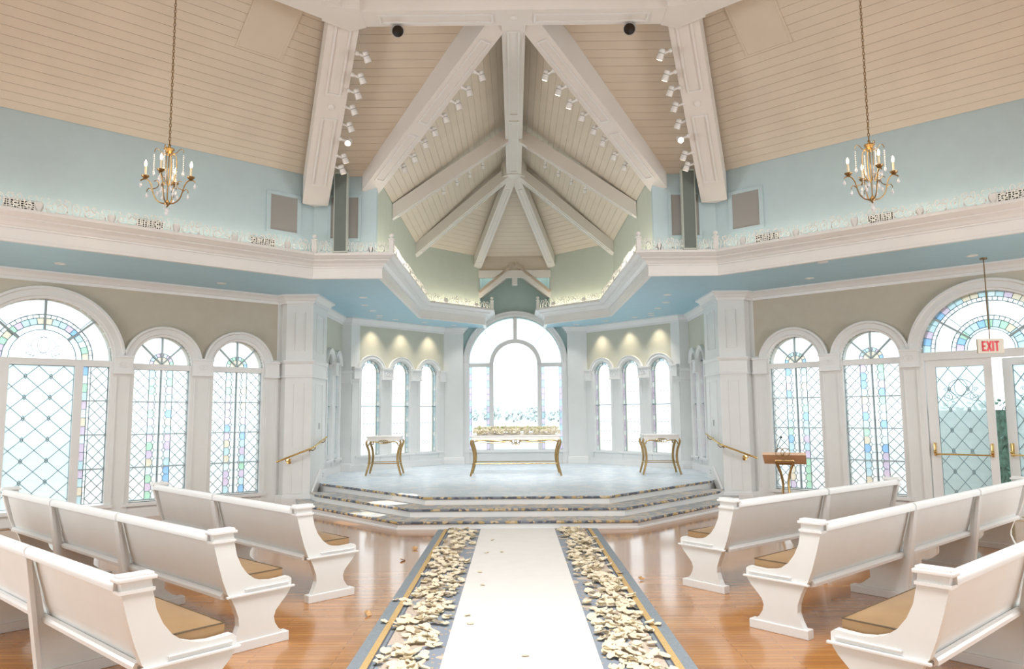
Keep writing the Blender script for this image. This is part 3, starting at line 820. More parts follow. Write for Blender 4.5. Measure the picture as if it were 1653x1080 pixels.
for s in (-1, 1):
    side = 'left' if s < 0 else 'right'
    A = Vector((s*3.95, 17.75)); B = Vector((s*1.85, 20.1)); d = (B-A).normalized()
    inw = Vector((d.y, -d.x)) if s < 0 else Vector((-d.y, d.x))
    for i, u in enumerate((.56, 1.50, 2.44)):
        p = A+d*u
        lancet(n, (p.x, p.y, 0), -s*dirA, '%s of the three narrow round-topped windows behind the %s gold table' % (('outermost', 'middle', 'innermost')[i], side), .305, 2.745, .73, (1.915,), .43); n += 1
    for u in (.0875, 1.03, 1.97, 2.90):
        p = A+d*u; wd = .17 if .5 < u < 2.5 else .10
        pp = empty('pilaster', (p.x, p.y, 0), -s*dirA, 'slim white pilaster on the %s slanted alcove wall, %s' % (side, {.0875: 'outer edge', 1.03: 'between outer and middle window', 1.97: 'between middle and inner window', 2.90: 'inner edge'}[u]), 'pilaster', kind='structure')
        MB().box(-wd, wd, -.03, 0, PST, 2.57).build('shaft', 'white', pp)
        capital(pp, -wd, wd, 2.57, 2.87, emblem=.5 < u < 2.5)
    for i, u in enumerate((1.35, 2.05)):
        lancet(n, (s*4.2, 15.2+u, 0), -s*PI/2, '%s slim window on the %s alcove side wall behind the pillar' % (('nearer', 'farther')[i], side), .22, 2.87, .70, (1.9,), .34); n += 1
    pp = empty('pilaster', (s*4.2, 16.9, 0), -s*PI/2, 'slim white pilaster between the two %s side windows' % side, 'pilaster', kind='structure')
    MB().box(-.1, .1, -.03, 0, PST, 2.6).build('shaft', 'white', pp); capital(pp, -.13, .13, 2.6, 2.9, emblem=False)
def center_window():
    w = empty('window_%d' % n, (0, YB, 0), 0, 'tall central arched window with an inner arch, behind the long gold table', 'window', kind='structure')
    MB().arc(ARCHP(1.275, 1.43), 0, 3.09, 0, PI, 48).build('archivolt', 'trim', w, True)
    MB().box(-1.42, -1.265, -.09, .12, PST, 3.09).build('jamb', 'trim', w); MB().box(1.265, 1.42, -.09, .12, PST, 3.09).build('jamb', 'trim', w)
    MB().box(-1.42, 1.42, -.11, .12, .67, .74).build('window_sill', 'trim', w)
    MB().box(-1.42, 1.42, -.05, 0, PST, .67).build('apron_panel', 'white', w)
    MB().arc([(.60, .10), (.60, -.02), (.71, -.02), (.71, .10)], 0, 3.04, 0, PI, 32).build('inner_arch', 'trim', w, True)
    for k in (-1, 1):
        MB().box(*sorted((k*.60, k*.71)), -.02, .10, .74, 3.05).build('mullion', 'trim', w)
        MB().box(*sorted((k*.71, k*1.27)), -.02, .10, 2.985, 3.09).build('transom', 'trim', w)
    MB().box(-.05, .05, -.02, .10, 3.75, 4.345).build('mullion', 'trim', w)
    cm = Cames()
    add_pane([(-.6, .74), (.6, .74), (.6, 3.04)] + arcpts(.6, 0, PI, 20, 3.04)[1:-1] + [(-.6, 3.04)], 'gclear', w)
    for a0, a1 in ((0, PI/4), (PI/4, PI/2), (PI/2, 3*PI/4), (3*PI/4, PI)):
        add_pane(ringsect(.69, 1.27, a0, a1, 3.085, 8), 'gw', w, cames=cm)
    for k in (-1, 1):
        for z0, z1 in ((.74, 2.24), (2.24, 2.985)):
            add_pane([(k*x, z) for x, z in ((.79, z0), (1.2, z0), (1.2, z1), (.79, z1))], 'gclear', w)
            m = round((z1-z0)/.17)
            for i in range(m):
                for xa, xb in ((.71, .79), (1.2, 1.27)):
                    add_pane([(k*x, z) for x, z in ((xa, z0+(z1-z0)*i/m), (xb, z0+(z1-z0)*i/m), (xb, z0+(z1-z0)*(i+1)/m), (xa, z0+(z1-z0)*(i+1)/m))], 'gpink' if (i+k) % 2 else 'gice', w, cames=cm)
    cm.build(w, .007)
center_window()

# ------------------------------------------------------------------ timber ceiling: every board a part
APEX = (0, 4.05, ZE + 8.41*.70)
def facet(pts, eave, label, width=.135, thick=.016, backing=True):
    """pts: planar polygon in 3-D; eave: two of its points giving the board direction"""
    P = [Vector(p) for p in pts]
    e = (Vector(eave[1])-Vector(eave[0])).normalized()
    nrm = Vector((0, 0, 0))
    for i in range(1, len(P)-1): nrm += (P[i]-P[0]).cross(P[i+1]-P[0])
    nrm.normalize()
    if nrm.z > 0: nrm = -nrm            # into the room
    up = nrm.cross(e)
    if up.z < 0: up = -up
    o = Vector(eave[0])
    pl = [((p-o).dot(e), (p-o).dot(up)) for p in P]
    c = MB().prism_tess([p-nrm*.002 for p in P], -nrm*.06).build('ceiling', 'groove')
    struct(c, label, 'ceiling')
    b0 = min(p[1] for p in pl); b1 = max(p[1] for p in pl)
    k = int((b1-b0)/width)+1
    for i in range(k):
        q = clip(pl, lambda p: p[1]-(b0+i*width+.002)); q = clip(q, lambda p: (b0+(i+1)*width-.002)-p[1]) if len(q) > 2 else []
        if len(q) < 3 or area(q) < .002: continue
        vs = [o+e*a+up*b for a, b in q]
        if area(q) > 0: MB().prism(vs, nrm*thick).build('board', 'board', c, fix=False)
    return c
hipP = lambda t, s=-1: (-s*-3.486*(1-t) if s > 0 else -3.486*(1-t), 12.46-8.41*t, ZE+(APEX[2]-ZE)*t)
f1 = Vector((-3.486, 12.46, ZE)); c2 = Vector((C2[0], C2[1], ZE)); ap = Vector(APEX)
HUBZ = 7.75; HUBY = 16.62; RY0 = 12.46-(HUBZ-ZE)/.70
for s in (-1, 1):
    k = 1 if s < 0 else -1
    side = 'left' if s < 0 else 'right'
    m = lambda p: (k*p[0], p[1], p[2])
    facet([m(f1), m(c2), m(c2.lerp(ap, .62)), m(f1.lerp(ap, .62))], (m(c2), m(f1)), 'great sloping boarded ceiling above the %s balcony' % side)
    top = f1.lerp(ap, .42)
    facet([m(f1), m((-2.4, 12.46, ZE)), m((0, RY0, HUBZ)), m((0, top.y, top.z)), m(top)], (m(f1), m((-2.4, 12.46, ZE))), 'boarded ceiling panel between the hip beam and the valley beam on the %s' % side)
    facet([m((-2.4, 12.46, ZE)), m((-2.4, 17.62, ZE)), m((0, HUBY, HUBZ)), m((0, RY0, HUBZ))], (m((-2.4, 12.46, ZE)), m((-2.4, 17.62, ZE))), 'boarded alcove ceiling slope on the %s' % side)
    facet([m((-2.4, 17.62, ZE)), m((-.92, 19.1, ZE)), m((0, HUBY, HUBZ))], (m((-2.4, 17.62, ZE)), m((-.92, 19.1, ZE))), 'boarded wedge of the alcove ceiling on the %s' % side)
    # nook roof
    facet([m((-.92, 19.05, 4.86)), m((-.92, YB, 4.86)), m((0, YB, 5.62)), m((0, 19.05, 5.62))], (m((-.92, 19.05, 4.86)), m((-.92, YB, 4.86))), 'small boarded gable slope over the central window, %s half' % side, width=.12)
    # unseen remainder of the great roof
    P = [Vector(C2).to_3d()+Vector((0, 0, ZE)), Vector((-8.24, -6, ZE)), Vector((0, -6, APEX[2])), ap]
    o = MB().prism_tess([m(p) for p in P], (0, 0, .05)).build('ceiling', 'board'); struct(o, 'rear part of the great sloping ceiling on the %s' % side, 'ceiling')
facet([(-.92, 19.1, ZE), (.92, 19.1, ZE), (0, HUBY, HUBZ)], ((-.92, 19.1, ZE), (.92, 19.1, ZE)), 'boarded wedge of the alcove ceiling above the central window')
# upper closing roof between the facets (out of view)
for s in (-1, 1):
    k = 1 if s < 0 else -1
    m = lambda p: (k*p[0], p[1], p[2])
    q = f1.lerp(ap, .42)
    o = MB().prism_tess([m(q), m((0, q.y, q.z)), m(ap)], (0, 0, .05)).build('ceiling', 'board'); struct(o, 'top of the front roof slope, %s half' % ('left' if s < 0 else 'right'), 'ceiling')
    q1 = c2.lerp(ap, .62); q2 = f1.lerp(ap, .62)
    o = MB().prism_tess([m(q1), m(q2), m(ap)], (0, 0, .05)).build('ceiling', 'board'); struct(o, 'top of the great roof slope on the %s' % ('left' if s < 0 else 'right'), 'ceiling')

# beams
def beam(name, p0, p1, w, h, label, panels=(), disc=(), tip=0):
    """bottom centre line p0 -> p1; recessed panels (start, end fractions) framed on the underside"""
    p0, p1 = Vector(p0), Vector(p1)
    b = empty(name, p0, 0, label, 'beam', kind='structure')
    d = (p1-p0); L = d.length; d.normalize()
    a = Vector((d.y, -d.x, 0)).normalized(); dn = a.cross(d)
    if dn.z > 0: dn = -dn
    mb = MB().beam((0, 0, 0), p1-p0, w, h)
    if tip:      # pointed lower end
        u = Vector((0, 0, h)); dh = Vector((d.x, d.y, 0)).normalized()
        vs = [-a*w/2, a*w/2, -dh*tip, -a*w/2+u, a*w/2+u, -dh*tip+u]
        mb.prism([vs[0], vs[1], vs[2]], u)
    mb.build('beam_body', 'beam', b)
    for f0, f1_ in panels:
        q = MB()
        for (s0, s1, t0, t1) in ((f0*L, f1_*L, -w*.27, -w*.20), (f0*L, f1_*L, w*.20, w*.27), (f0*L, f0*L+.03, -w*.2, w*.2), (f1_*L-.03, f1_*L, -w*.2, w*.2)):
            q.prism([d*s0+a*t0, d*s1+a*t0, d*s1+a*t1, d*s0+a*t1], dn*.016)
        q.build('panel_moulding', 'trim', b)
    for f in disc:
        MB().lathe([(.05, 0), (.05, .012), (.035, .02), (.001, .02)], 16, d*(f*L), dn).build('boss', 'trim', b, True)
    return b
RZ = 7.07
for s in (-1, 1):
    k = 1 if s < 0 else -1
    side = 'left' if s < 0 else 'right'
    m = lambda p: (k*p[0], p[1], p[2])
    beam('hip_beam', m((-3.42, 12.30, 5.30)), m((-2.10, 9.10, 7.62)), .43, .46, 'large white hip beam running down to the %s balcony corner' % side, ((.10, .42), (.52, .86)), (.47,), .14)
    beam('ring_beam', m((-2.28, 9.5, RZ)), m((-5.36, 6.73, RZ)), .40, .7, 'white ring beam crossing the great ceiling at the upper %s' % side, ((.2, .8),))
    beam('valley_beam', m((-2.52, 12.52, 5.58)), m((-.17, 9.86, 7.24)), .33, .44, 'white valley beam from the ridge down to the %s alcove corner' % side, ((.08, .38), (.45, .9)), (), .12)
    beam('rib', m((-2.40, 14.15, 5.52)), m((-.12, 14.35, 7.14)), .16, .30, 'white rafter rib meeting the %s alcove side wall' % side, ((.04, .94),))
    beam('rib', m((-2.42, 17.58, 5.52)), m((-.06, 16.62, 7.19)), .19, .28, 'white rafter rib to the %s corner of the alcove' % side, ((.06, .9),))
    beam('rib', m((-.98, 19.05, 5.52)), m((-.03, 16.70, 7.19)), .22, .28, 'white rafter rib beside the central wedge on the %s' % side, ((.06, .88),))
    beam('brace', m((-.97, 19.15, 4.70)), m((-.16, 19.15, 5.32)), .16, .16, 'slanted white brace of the small gable, %s half' % side)
for s in (-1, 1):
    struct(MB().prism([(s*a+2*0, b, RZ-.004) for a, b in ((2.05, 9.25), (2.05, 9.72), (2.30, 9.82), (2.62, 9.52), (2.52, 9.2))], (0, 0, .7)).build('beam_joint', 'beam'), 'white joint block where ring and hip beams meet on the %s' % ('left' if s < 0 else 'right'), 'beam')
beam('ring_beam', (-2.3, 9.5, RZ), (2.3, 9.5, RZ), .40, .7, 'horizontal white ring beam across the top of the picture', ((.10, .44), (.56, .90)), (.5,))
beam('ridge_beam', (0, 9.6, 7.17), (0, 16.75, 7.19), .34, .5, 'white ridge beam running back to the alcove hub', ((.06, .48), (.52, .93)))
struct(MB().lathe([(.30, 7.17), (.30, 7.7)], 10, (0, 16.68, 0)).build('hub_block', 'beam'), 'white hub where the alcove ribs meet', 'beam')
beam('tie_beam', (-.95, 19.12, 5.27), (.95, 19.12, 5.27), .14, .19, 'short white tie beam above the central window')
struct(MB().bev(-.07, .07, 19.1, 19.24, 5.08, 5.34, .008).build('king_post', 'beam'), 'short hanging king post under the tie beam', 'beam')
struct(MB().box(-.95, .95, 19.1, 19.2, 5.44, ZE+.05).build('trim_5', 'board'), 'cream board above the short tie beam', 'trim')
# ceiling hatches
for s in (-1, 1):
    nrm = ((Vector((C2[0], C2[1], ZE))-f1).cross(ap-f1)).normalized()
    if nrm.z > 0: nrm = -nrm
    e = (f1-c2).normalized(); up = nrm.cross(e); up = up if up.z > 0 else -up
    k = 1 if s < 0 else -1
    o = f1 - e*2.05 + up*1.90 + nrm*.018
    mb = MB(); W_, H_ = .68, .95
    for a0, a1, b0, b1 in ((0, W_, 0, .03), (0, W_, H_-.03, H_), (0, .03, .03, H_-.03), (W_-.03, W_, .03, H_-.03)):
        mb.prism([(k*p.x, p.y, p.z) for p in (o+e*a0+up*b0, o+e*a1+up*b0, o+e*a1+up*b1, o+e*a0+up*b1)], (k*nrm.x*.012, nrm.y*.012, nrm.z*.012))
    q = [o+e*.03+up*.03, o+e*(W_-.03)+up*.03, o+e*(W_-.03)+up*(H_-.03), o+e*.03+up*(H_-.03)]
    h = empty('ceiling_hatch', (0, 0, 0), 0, 'square boarded access hatch in the great ceiling on the %s' % ('left' if s < 0 else 'right'), 'hatch')
    mb.build('hatch_frame', 'board', h)
    MB().prism([(k*p.x, p.y, p.z) for p in q], (k*nrm.x*.006, nrm.y*.006, nrm.z*.006)).build('hatch_panel', 'board', h)

# ------------------------------------------------------------------ stage with carpeted steps
def tier(front_half, front_y, wing_x, wing_y, z, back, label, tread_mat, rz0):
    """riser set back under a carpeted tread with a rolled nosing; straight front and two 45 degree wings"""
    st = empty('stage_step', (0, 0, 0), 0, label, 'step', kind='structure')
    fr = [(-wing_x, wing_y), (-front_half, front_y), (front_half, front_y), (wing_x, wing_y)]
    off = .022
    body = [(p[0]*(1-.006), p[1]+off) for p in fr] + back[::-1]
    pts = [(-wing_x+.0, wing_y+off)] + [(-front_half+.01, front_y+off), (front_half-.01, front_y+off)] + [(wing_x, wing_y+off)] + [p for p in back]
    MB().prism_tess([(x, y, rz0) for x, y in pts], (0, 0, z-rz0-.03)).build('riser', 'trim', st)
    MB().prism_tess([(x, y, z-.03) for x, y in fr+back], (0, 0, .029)).build('tread', tread_mat, st)
    MB().tube([(x, y+.012, z-.018) for x, y in fr], .021, 8).build('nosing', 'nosing', st, True)
    MB().sweep([(-.004, rz0), (.012, rz0), (.012, rz0+.02), (.004, rz0+.03), (-.004, rz0+.03)], [(x, y+off) for x, y in fr]).build('shoe_moulding', 'trim', st)
    return st
tier(1.79, 11.12, 3.93, 13.42, .123, [(4.22, 14.25), (-4.22, 14.25)], 'lowest wide stage step, carpeted with patterned nosing', 'tread', 0)
tier(1.67, 11.58, 3.74, 13.83, .247, [(3.955, 14.3), (-3.955, 14.3)], 'middle stage step, carpeted with patterned nosing', 'tread', 0)
tier(1.50, 12.10, 3.79, 14.60, PST, [(3.955, 14.9), (3.955, 15.36), (4.2, 15.36), (4.2, 17.75), (3.95, 17.9), (1.85, 20.1), (1.45, YB), (-1.45, YB), (-1.85, 20.1), (-3.95, 17.9), (-4.2, 17.75), (-4.2, 15.36), (-3.955, 15.36), (-3.955, 14.9)], 'raised stage floor covered in floral carpet paled for window reflection', 'stage', 0)

# aisle carpet and runner
ac = empty('aisle_carpet', (0, 3.6, 0), 0, 'grey and tan floral aisle carpet leading to the steps, strewn with petals', 'carpet')
y1 = 11.135-3.6-.006
MB().box(-1.175, 1.175, 0, y1, 0, .008).build('carpet_base', 'stripe_grey', ac)
MB().box(-.985, .985, 0, y1, .008, .011).build('floral_field', 'carpet', ac)
for k in (-1, 1):
    MB().box(*sorted((k*1.085, k*1.035)), 0, y1, .008, .0125).build('gold_stripe', 'stripe_gold', ac)
    MB().box(*sorted((k*1.033, k*1.022)), 0, y1, .008, .011).build('dark_stripe', 'stripe_dark', ac)
    MB().box(*sorted((k*.995, k*.985)), 0, y1, .008, .012).build('dark_stripe', 'stripe_dark', ac)
tag(MB().box(-.545, .545, 3.6, 11.11, .0112, .014).build('aisle_runner', 'runner'), 'plain ivory aisle runner laid down the middle of the floral carpet', 'runner')

# ------------------------------------------------------------------ pews
END = [(.02, .07), (.045, .12), (.065, .18), (.06, .24), (.03, .32), (-.005, .39), (-.03, .42), (-.07, .52), (-.11, .65), (-.145, .78), (-.155, .86),
       (.0, .86), (.012, .78), (.032, .69), (.07, .61), (.12, .545), (.18, .50), (.25, .475), (.33, .465), (.41, .468), (.465, .472), (.487, .455), (.487, .41), (.478, .375),
       (.45, .335), (.40, .285), (.36, .24), (.345, .195), (.355, .15), (.385, .105), (.43, .07)]
SUP = [(-.045, .07), (-.10, .50), (-.150, .80), (-.125, .80), (-.07, .60), (-.03, .40), (.30, .385), (.33, .30), (.27, .22), (.27, .16), (.34, .10), (.40, .07)]
def rail_profile(y, z): return [(y-.040, z-.030), (y-.040, z+.010), (y-.030, z+.025), (y-.010, z+.034), (y+.012, z+.030), (y+.028, z+.015), (y+.030, z-.030)]
def pew(loc, rz, sg, L, bays, label):
    p = empty('pew', loc, rz, label, 'pew', 'white church pews flanking the aisle')
    X = lambda a: sg*a
    def slab(poly, x0, x1): return MB().prism_tess([(X(x0), y, z) for y, z in poly], (X(x1)-X(x0), 0, 0))
    for i, (x0, x1, out) in enumerate(((-.03, .03, -1), (L-.03, L+.03, 1))):
        e = slab(END, x0, x1).build('end_panel', 'white', p)
        MB().bev(*sorted((X(x0-.012), X(x1+.012))), -.02, .47, 0, .07, .005).build('foot', 'trim', e)
        MB().bev(*sorted((X(x0-.022), X(x1+.022))), -.178, .022, .855, .877, .006).bev(*sorted((X(x0-.01), X(x1+.01))), -.166, .01, .875, .892, .006).build('end_cap', 'trim', e)
        MB().box(*sorted((X(x0-.014), X(x1+.014))), -.164, .016, .795, .812).build('collar', 'trim', e)
        xo = x0 if out < 0 else x1
        MB().bev(*sorted((X(xo), X(xo+out*.024))), -.045, .505, .392, .408, .004).build('ledge', 'trim', e)
        MB().bev(*sorted((X(xo), X(xo+out*.012))), .10, .46, .428, .438, .003).build('bead', 'trim', e)
    n = bays; w = L/n
    for i in range(n):
        a, b = w*i+.03 if i == 0 else w*i+.018, w*(i+1)-.03 if i == n-1 else w*(i+1)-.018
        MB().prism([(X(a), y, z) for y, z in ((-.006, .405), (.010, .405), (-.014, .50), (-.058, .66), (-.100, .83), (-.120, .83), (-.078, .66), (-.034, .50), (-.016, .45))], (X(b)-X(a), 0, 0)).build('back_panel', 'white', p)
        MB().prism([(X(a), y, z) for y, z in rail_profile(-.128, .838)], (X(b)-X(a), 0, 0)).build('top_rail', 'trim', p, True)
        MB().prism([(X(a), y, z) for y, z in ((-.050, .382), (-.052, .405), (-.042, .420), (-.024, .428), (.02, .405), (.02, .375))], (X(b)-X(a), 0, 0)).build('bottom_rail', 'trim', p)
        MB().prism([(X(a), y, z) for y, z in ((-.03, .375), (.455, .385), (.465, .395), (.455, .41), (-.03, .405))], (X(b)-X(a), 0, 0)).build('seat_board', 'white', p)
    for i in range(1, n):
        x = w*i
        s_ = slab(SUP, x-.017, x+.017).build('support', 'white', p)
        MB().prism([(X(x-.04), y, z) for y, z in ((-.035, .07), (-.135, .802), (-.165, .802), (-.062, .07))], (X(.08), 0, 0)).build('support_strip', 'trim', s_)
        MB().bev(*sorted((X(x-.045), X(x+.045))), -.10, .45, 0, .07, .006).build('foot', 'trim', s_)
    return p
def cushion(loc, rz, sg, L, label):
    c = empty('seat_cushion', loc, rz, label, 'cushion', 'gold satin pew cushions')
    a, b = .045, L-.045
    z0, z1 = .412, .522; y0, y1 = .015, .452
    bm = bmesh.new(); nx = max(6, int(L/.16)); ny = 6
    bmesh.ops.create_grid(bm, x_segments=nx, y_segments=ny, size=1)
    rr = random.Random(int(L*1000)+int(sg*7))
    vs = {}
    mb = MB()
    top = []
    for i in range(nx+1):
        for j in range(ny+1):
            u, v = i/nx, j/ny
            h = .030*(1-(2*u-1)**8)*(1-(2*v-1)**4) + rr.uniform(-.004, .004)*(0 < i < nx and 0 < j < ny)
            top.append((sg*(a+(b-a)*u), y0+(y1-y0)*v, z1+h))
    bm.free()
    bot = [(p[0], p[1], z0) for p in top]
    fs = []
    N = ny+1
    for i in range(nx):
        for j in range(ny):
            q = (i*N+j, i*N+j+1, (i+1)*N+j+1, (i+1)*N+j); fs.append(q); fs.append(tuple(x+len(top) for x in reversed(q)))
    for i in range(nx):
        for j in (0, ny): fs.append((i*N+j, (i+1)*N+j, (i+1)*N+j+len(top), i*N+j+len(top)))
    for j in range(ny):
        for i in (0, nx): fs.append((i*N+j, i*N+j+1, i*N+j+1+len(top), i*N+j+len(top)))
    mb.add(top+bot, fs).build('cushion_body', 'satin', c, True)
    for z in (z1, z0+.008):
        MB().tube([(sg*a, y0, z), (sg*b, y0, z), (sg*b, y1, z), (sg*a, y1, z), (sg*a, y0, z)], .005, 6).build('piping', 'piping', c)
    return c
AL, AR = rad(-41.3), rad(41.3)
PEWS = [('L', (-1.93, 6.93), AL+rad(-3.0), -1, 3.45, 2, 'front left white pew, nearest the stage steps', 'gold satin cushion on the front left pew'),
        ('L', (-2.11, 5.50), AL, -1, 5.10, 3, 'second white pew from the steps on the left', 'gold satin cushion on the second left pew'),
        ('L', (-1.97, 4.00), AL, -1, 6.0, 4, 'nearest white pew on the left, cut off by the frame', 'gold satin cushion on the nearest left pew'),
        ('R', (1.945, 7.17), AR+rad(-2.6), 1, 3.35, 2, 'front right white pew before the lectern', 'gold satin cushion on the front right pew'),
        ('R', (2.165, 5.745), AR, 1, 5.20, 3, 'second white pew from the steps on the right, ending at the doors', 'gold satin cushion on the second right pew'),
        ('R', (2.10, 4.00), AR, 1, 6.0, 4, 'nearest white pew on the right, cut off by the frame', 'gold satin cushion on the nearest right pew')]
for sd, (x, y), rz, sg, L, n_, lab, cl in PEWS:
    pew((x, y, 0), rz, sg, L, n_, lab)
    cushion((x, y, 0), rz, sg, L, cl)

# ------------------------------------------------------------------ gold tables on the stage
def leg_path(h, bow):
    """cabriole line (offset towards the outside, z) from foot to knee"""
    K = [(.035, 0), (.015, .10), (-.015, .25), (-.025, .40), (-.010, .56), (.020, .68), (.028, .74), (.010, .795)]
    return [(a*bow, b*h/.82) for a, b in K]
def smooth_pts(K, n=5):
    out = []
    for i in range(len(K)-1):
        p0 = Vector(K[max(0, i-1)]); p1 = Vector(K[i]); p2 = Vector(K[i+1]); p3 = Vector(K[min(len(K)-1, i+2)])
        for j in range(n):
            t = j/n
            out.append(.5*((2*p1)+(-p0+p2)*t+(2*p0-5*p1+4*p2-p3)*t*t+(-p0+3*p1-3*p2+p3)*t**3))
    out.append(Vector(K[-1])); return out
def table(name, loc, rz, w, d, h, label, big):
    t = empty(name, loc, rz, label, 'table')
    apr = .10 if big else .11
    MB().bev(-w/2, w/2, -d/2, d/2, h-.028, h, .006).build('table_top', 'stone', t)
    ap = MB()
    for (x0, x1, y0, y1) in ((-w/2+.02, w/2-.02, -d/2+.015, -d/2+.035), (-w/2+.02, w/2-.02, d/2-.035, d/2-.015), (-w/2+.015, -w/2+.035, -d/2+.035, d/2-.035), (w/2-.035, w/2-.015, -d/2+.035, d/2-.035)):
        ap.box(x0, x1, y0, y1, h-apr, h-.026)
    ap.build('apron', 'stone', t)
    for sx in (-1, 1):
        for sy in (-1, 1):
            K = [Vector((sx*(w/2-.04+a), sy*(d/2-.05+a*.6), z)) for a, z in leg_path(h-.06, 1.3)]
            pts = smooth_pts(K)
            MB().tube(pts, .02, 8, rr=[.021+.006*math.sin(PI*i/len(pts)) for i in range(len(pts))]).build('leg', 'gold', t, True)
    zs = h*.30
    for sy in (-1, 1):
        MB().tube([(-w/2+.03, sy*(d/2-.06), zs), (w/2-.03, sy*(d/2-.06), zs)], .009, 8).build('stretcher', 'gold', t, True)
    for sx in (-1, 1):
        MB().tube([(sx*(w/2-.04), -d/2+.06, zs), (sx*(w/2-.04), d/2-.06, zs)], .009, 8).build('stretcher', 'gold', t, True)
    # scrolling gold apron ornament, front and back
    for sy in (-1, 1):
        y = sy*(d/2-.022); zt = h-apr
        orn = MB()
        for sx in (-1, 1):
            if big:
                K = [(sx*(w/2-.05), zt-.07), (sx*(w/2-.12), zt-.015), (sx*(w/2-.35), zt-.005), (sx*.42, zt-.02), (sx*.22, zt-.04), (sx*.12, zt-.035), (sx*.09, zt-.0)]
                orn.tube([(p.x, y-sy*-.012, p.y) for p in smooth_pts(K)], .014, 6)
                K = [(sx*(w/2-.12), zt-.02), (sx*(w/2-.32), zt-.055), (sx*.40, zt-.062), (sx*.2, zt-.045)]
                orn.tube([(p.x, y-sy*-.012, p.y) for p in smooth_pts(K)], .008, 6)
            else:
                K = [(sx*(w/2-.05), zt-.10), (sx*(w/2-.08), zt-.035), (sx*(w/2-.15), zt-.012), (sx*.14, zt-.02), (sx*.10, zt-.03)]
                orn.tube([(p.x, y-sy*-.012, p.y) for p in smooth_pts(K)], .014, 6)
                K = [(sx*.13, zt-.02), (sx*.07, zt+.018), (0, zt+.022)]
                orn.tube([(p.x, y-sy*-.012, p.y) for p in smooth_pts(K)], .009, 6)
                K = [(sx*.13, zt-.02), (sx*.07, zt-.052), (0, zt-.055)]
                orn.tube([(p.x, y-sy*-.012, p.y) for p in smooth_pts(K)], .009, 6)
        orn.build('apron_scroll', 'gold', t, True)
        r = .058 if big else .036
        for sx in (-1, 1):
            MB().tube([(sx*r*.55+r*math.cos(2*PI*i/22), y, zt-(.045 if big else .018)+r*math.sin(2*PI*i/22)) for i in range(23)], .009, 6, cap=False).build('ring', 'gold', t, True)
    return t
table('altar_table', (-.012, 16.48, PST), 0, 1.95, .84, .87, 'long gold legged altar table carrying the ivory flowers', True)
table('side_table', (-2.96, 16.78, PST), rad(3), .76, .70, .86, 'small gold side table with cream top on the left of the stage', False)
table('side_table', (3.17, 16.46, PST), rad(-3), .80, .68, .86, 'small gold side table with cream top on the right of the stage', False)

# flowers on the altar table
def rose_mesh(seed):
    rr = random.Random(seed); mb = MB()
    for layer, (r, n_, tilt, h) in enumerate(((.020, 3, 1.25, .034), (.034, 5, .85, .030), (.046, 6, .45, .022))):
        for i in range(n_):
            a = 2*PI*(i+.5*layer)/n_ + rr.uniform(-.2, .2)
            pts = []
            for u in range(4):
                for v in range(4):
                    uu = (u/3-.5)*1.15*(2*PI/n_)*1.15; vv = v/3
                    rad_ = r*(.25+.75*vv)*(1+.12*math.cos(2*uu)) ; zz = h*vv**1.4*math.sin(tilt)+.004*math.sin(uu*3)*vv
                    pts.append((rad_*math.cos(a+uu), rad_*math.sin(a+uu), zz+(.022-layer*.009)))
            fs = [(u*4+v, u*4+v+1, (u+1)*4+v+1, (u+1)*4+v) for u in range(3) for v in range(3)]
            mb.add(pts, fs)
    mb.ball((0, 0, .025), .016, 8, 5)
    return mb.mesh('bloom', 'rose', True)
def leaf_mesh():
    pts = [(0, 0, 0), (.012, .018, .004), (.014, .04, .006), (0, .07, 0), (-.014, .04, .006), (-.012, .018, .004), (0, .03, -.002)]
    return MB().add(pts, [(0, 1, 6), (1, 2, 6), (2, 3, 6), (3, 4, 6), (4, 5, 6), (5, 0, 6)]).mesh('leaf', 'leafy', fix=False)
fa = empty('flower_arrangement', (0, 16.42, PST+.87), 0, 'long low arrangement of ivory roses and yellow green leaves along the altar table', 'flowers')
MB().bev(-.86, .86, -.17, .17, .002, .045, .01).build('flower_tray', 'stone', fa)
roses = [rose_mesh(i) for i in range(4)]
rr = random.Random(5)
for i in range(110):
    x = -.90+1.80*(i % 37)/36+rr.uniform(-.02, .02); row = i//37
    y = (-.22, -.07, .10)[row % 3]+rr.uniform(-.03, .03)
    inst('bloom', roses[i % 4], fa, (x, y, (.065, .115, .10)[row % 3]+rr.uniform(-.012, .02)), (rad((48, 20, -25)[row % 3]+rr.uniform(-15, 15)), rr.uniform(-.4, .4), rr.uniform(0, 6)), (rr.uniform(1.15, 1.55),)*3)
lm = leaf_mesh()
for i in range(120):
    x = rr.uniform(-.95, .95); y = rr.uniform(-.25, .16)
    inst('leaf', lm, fa, (x, y, rr.uniform(.09, .15)), (rr.uniform(.1, 1.1), rr.uniform(-.6, .6), rr.uniform(0, 6.28)), (rr.uniform(.8, 1.4),)*3)

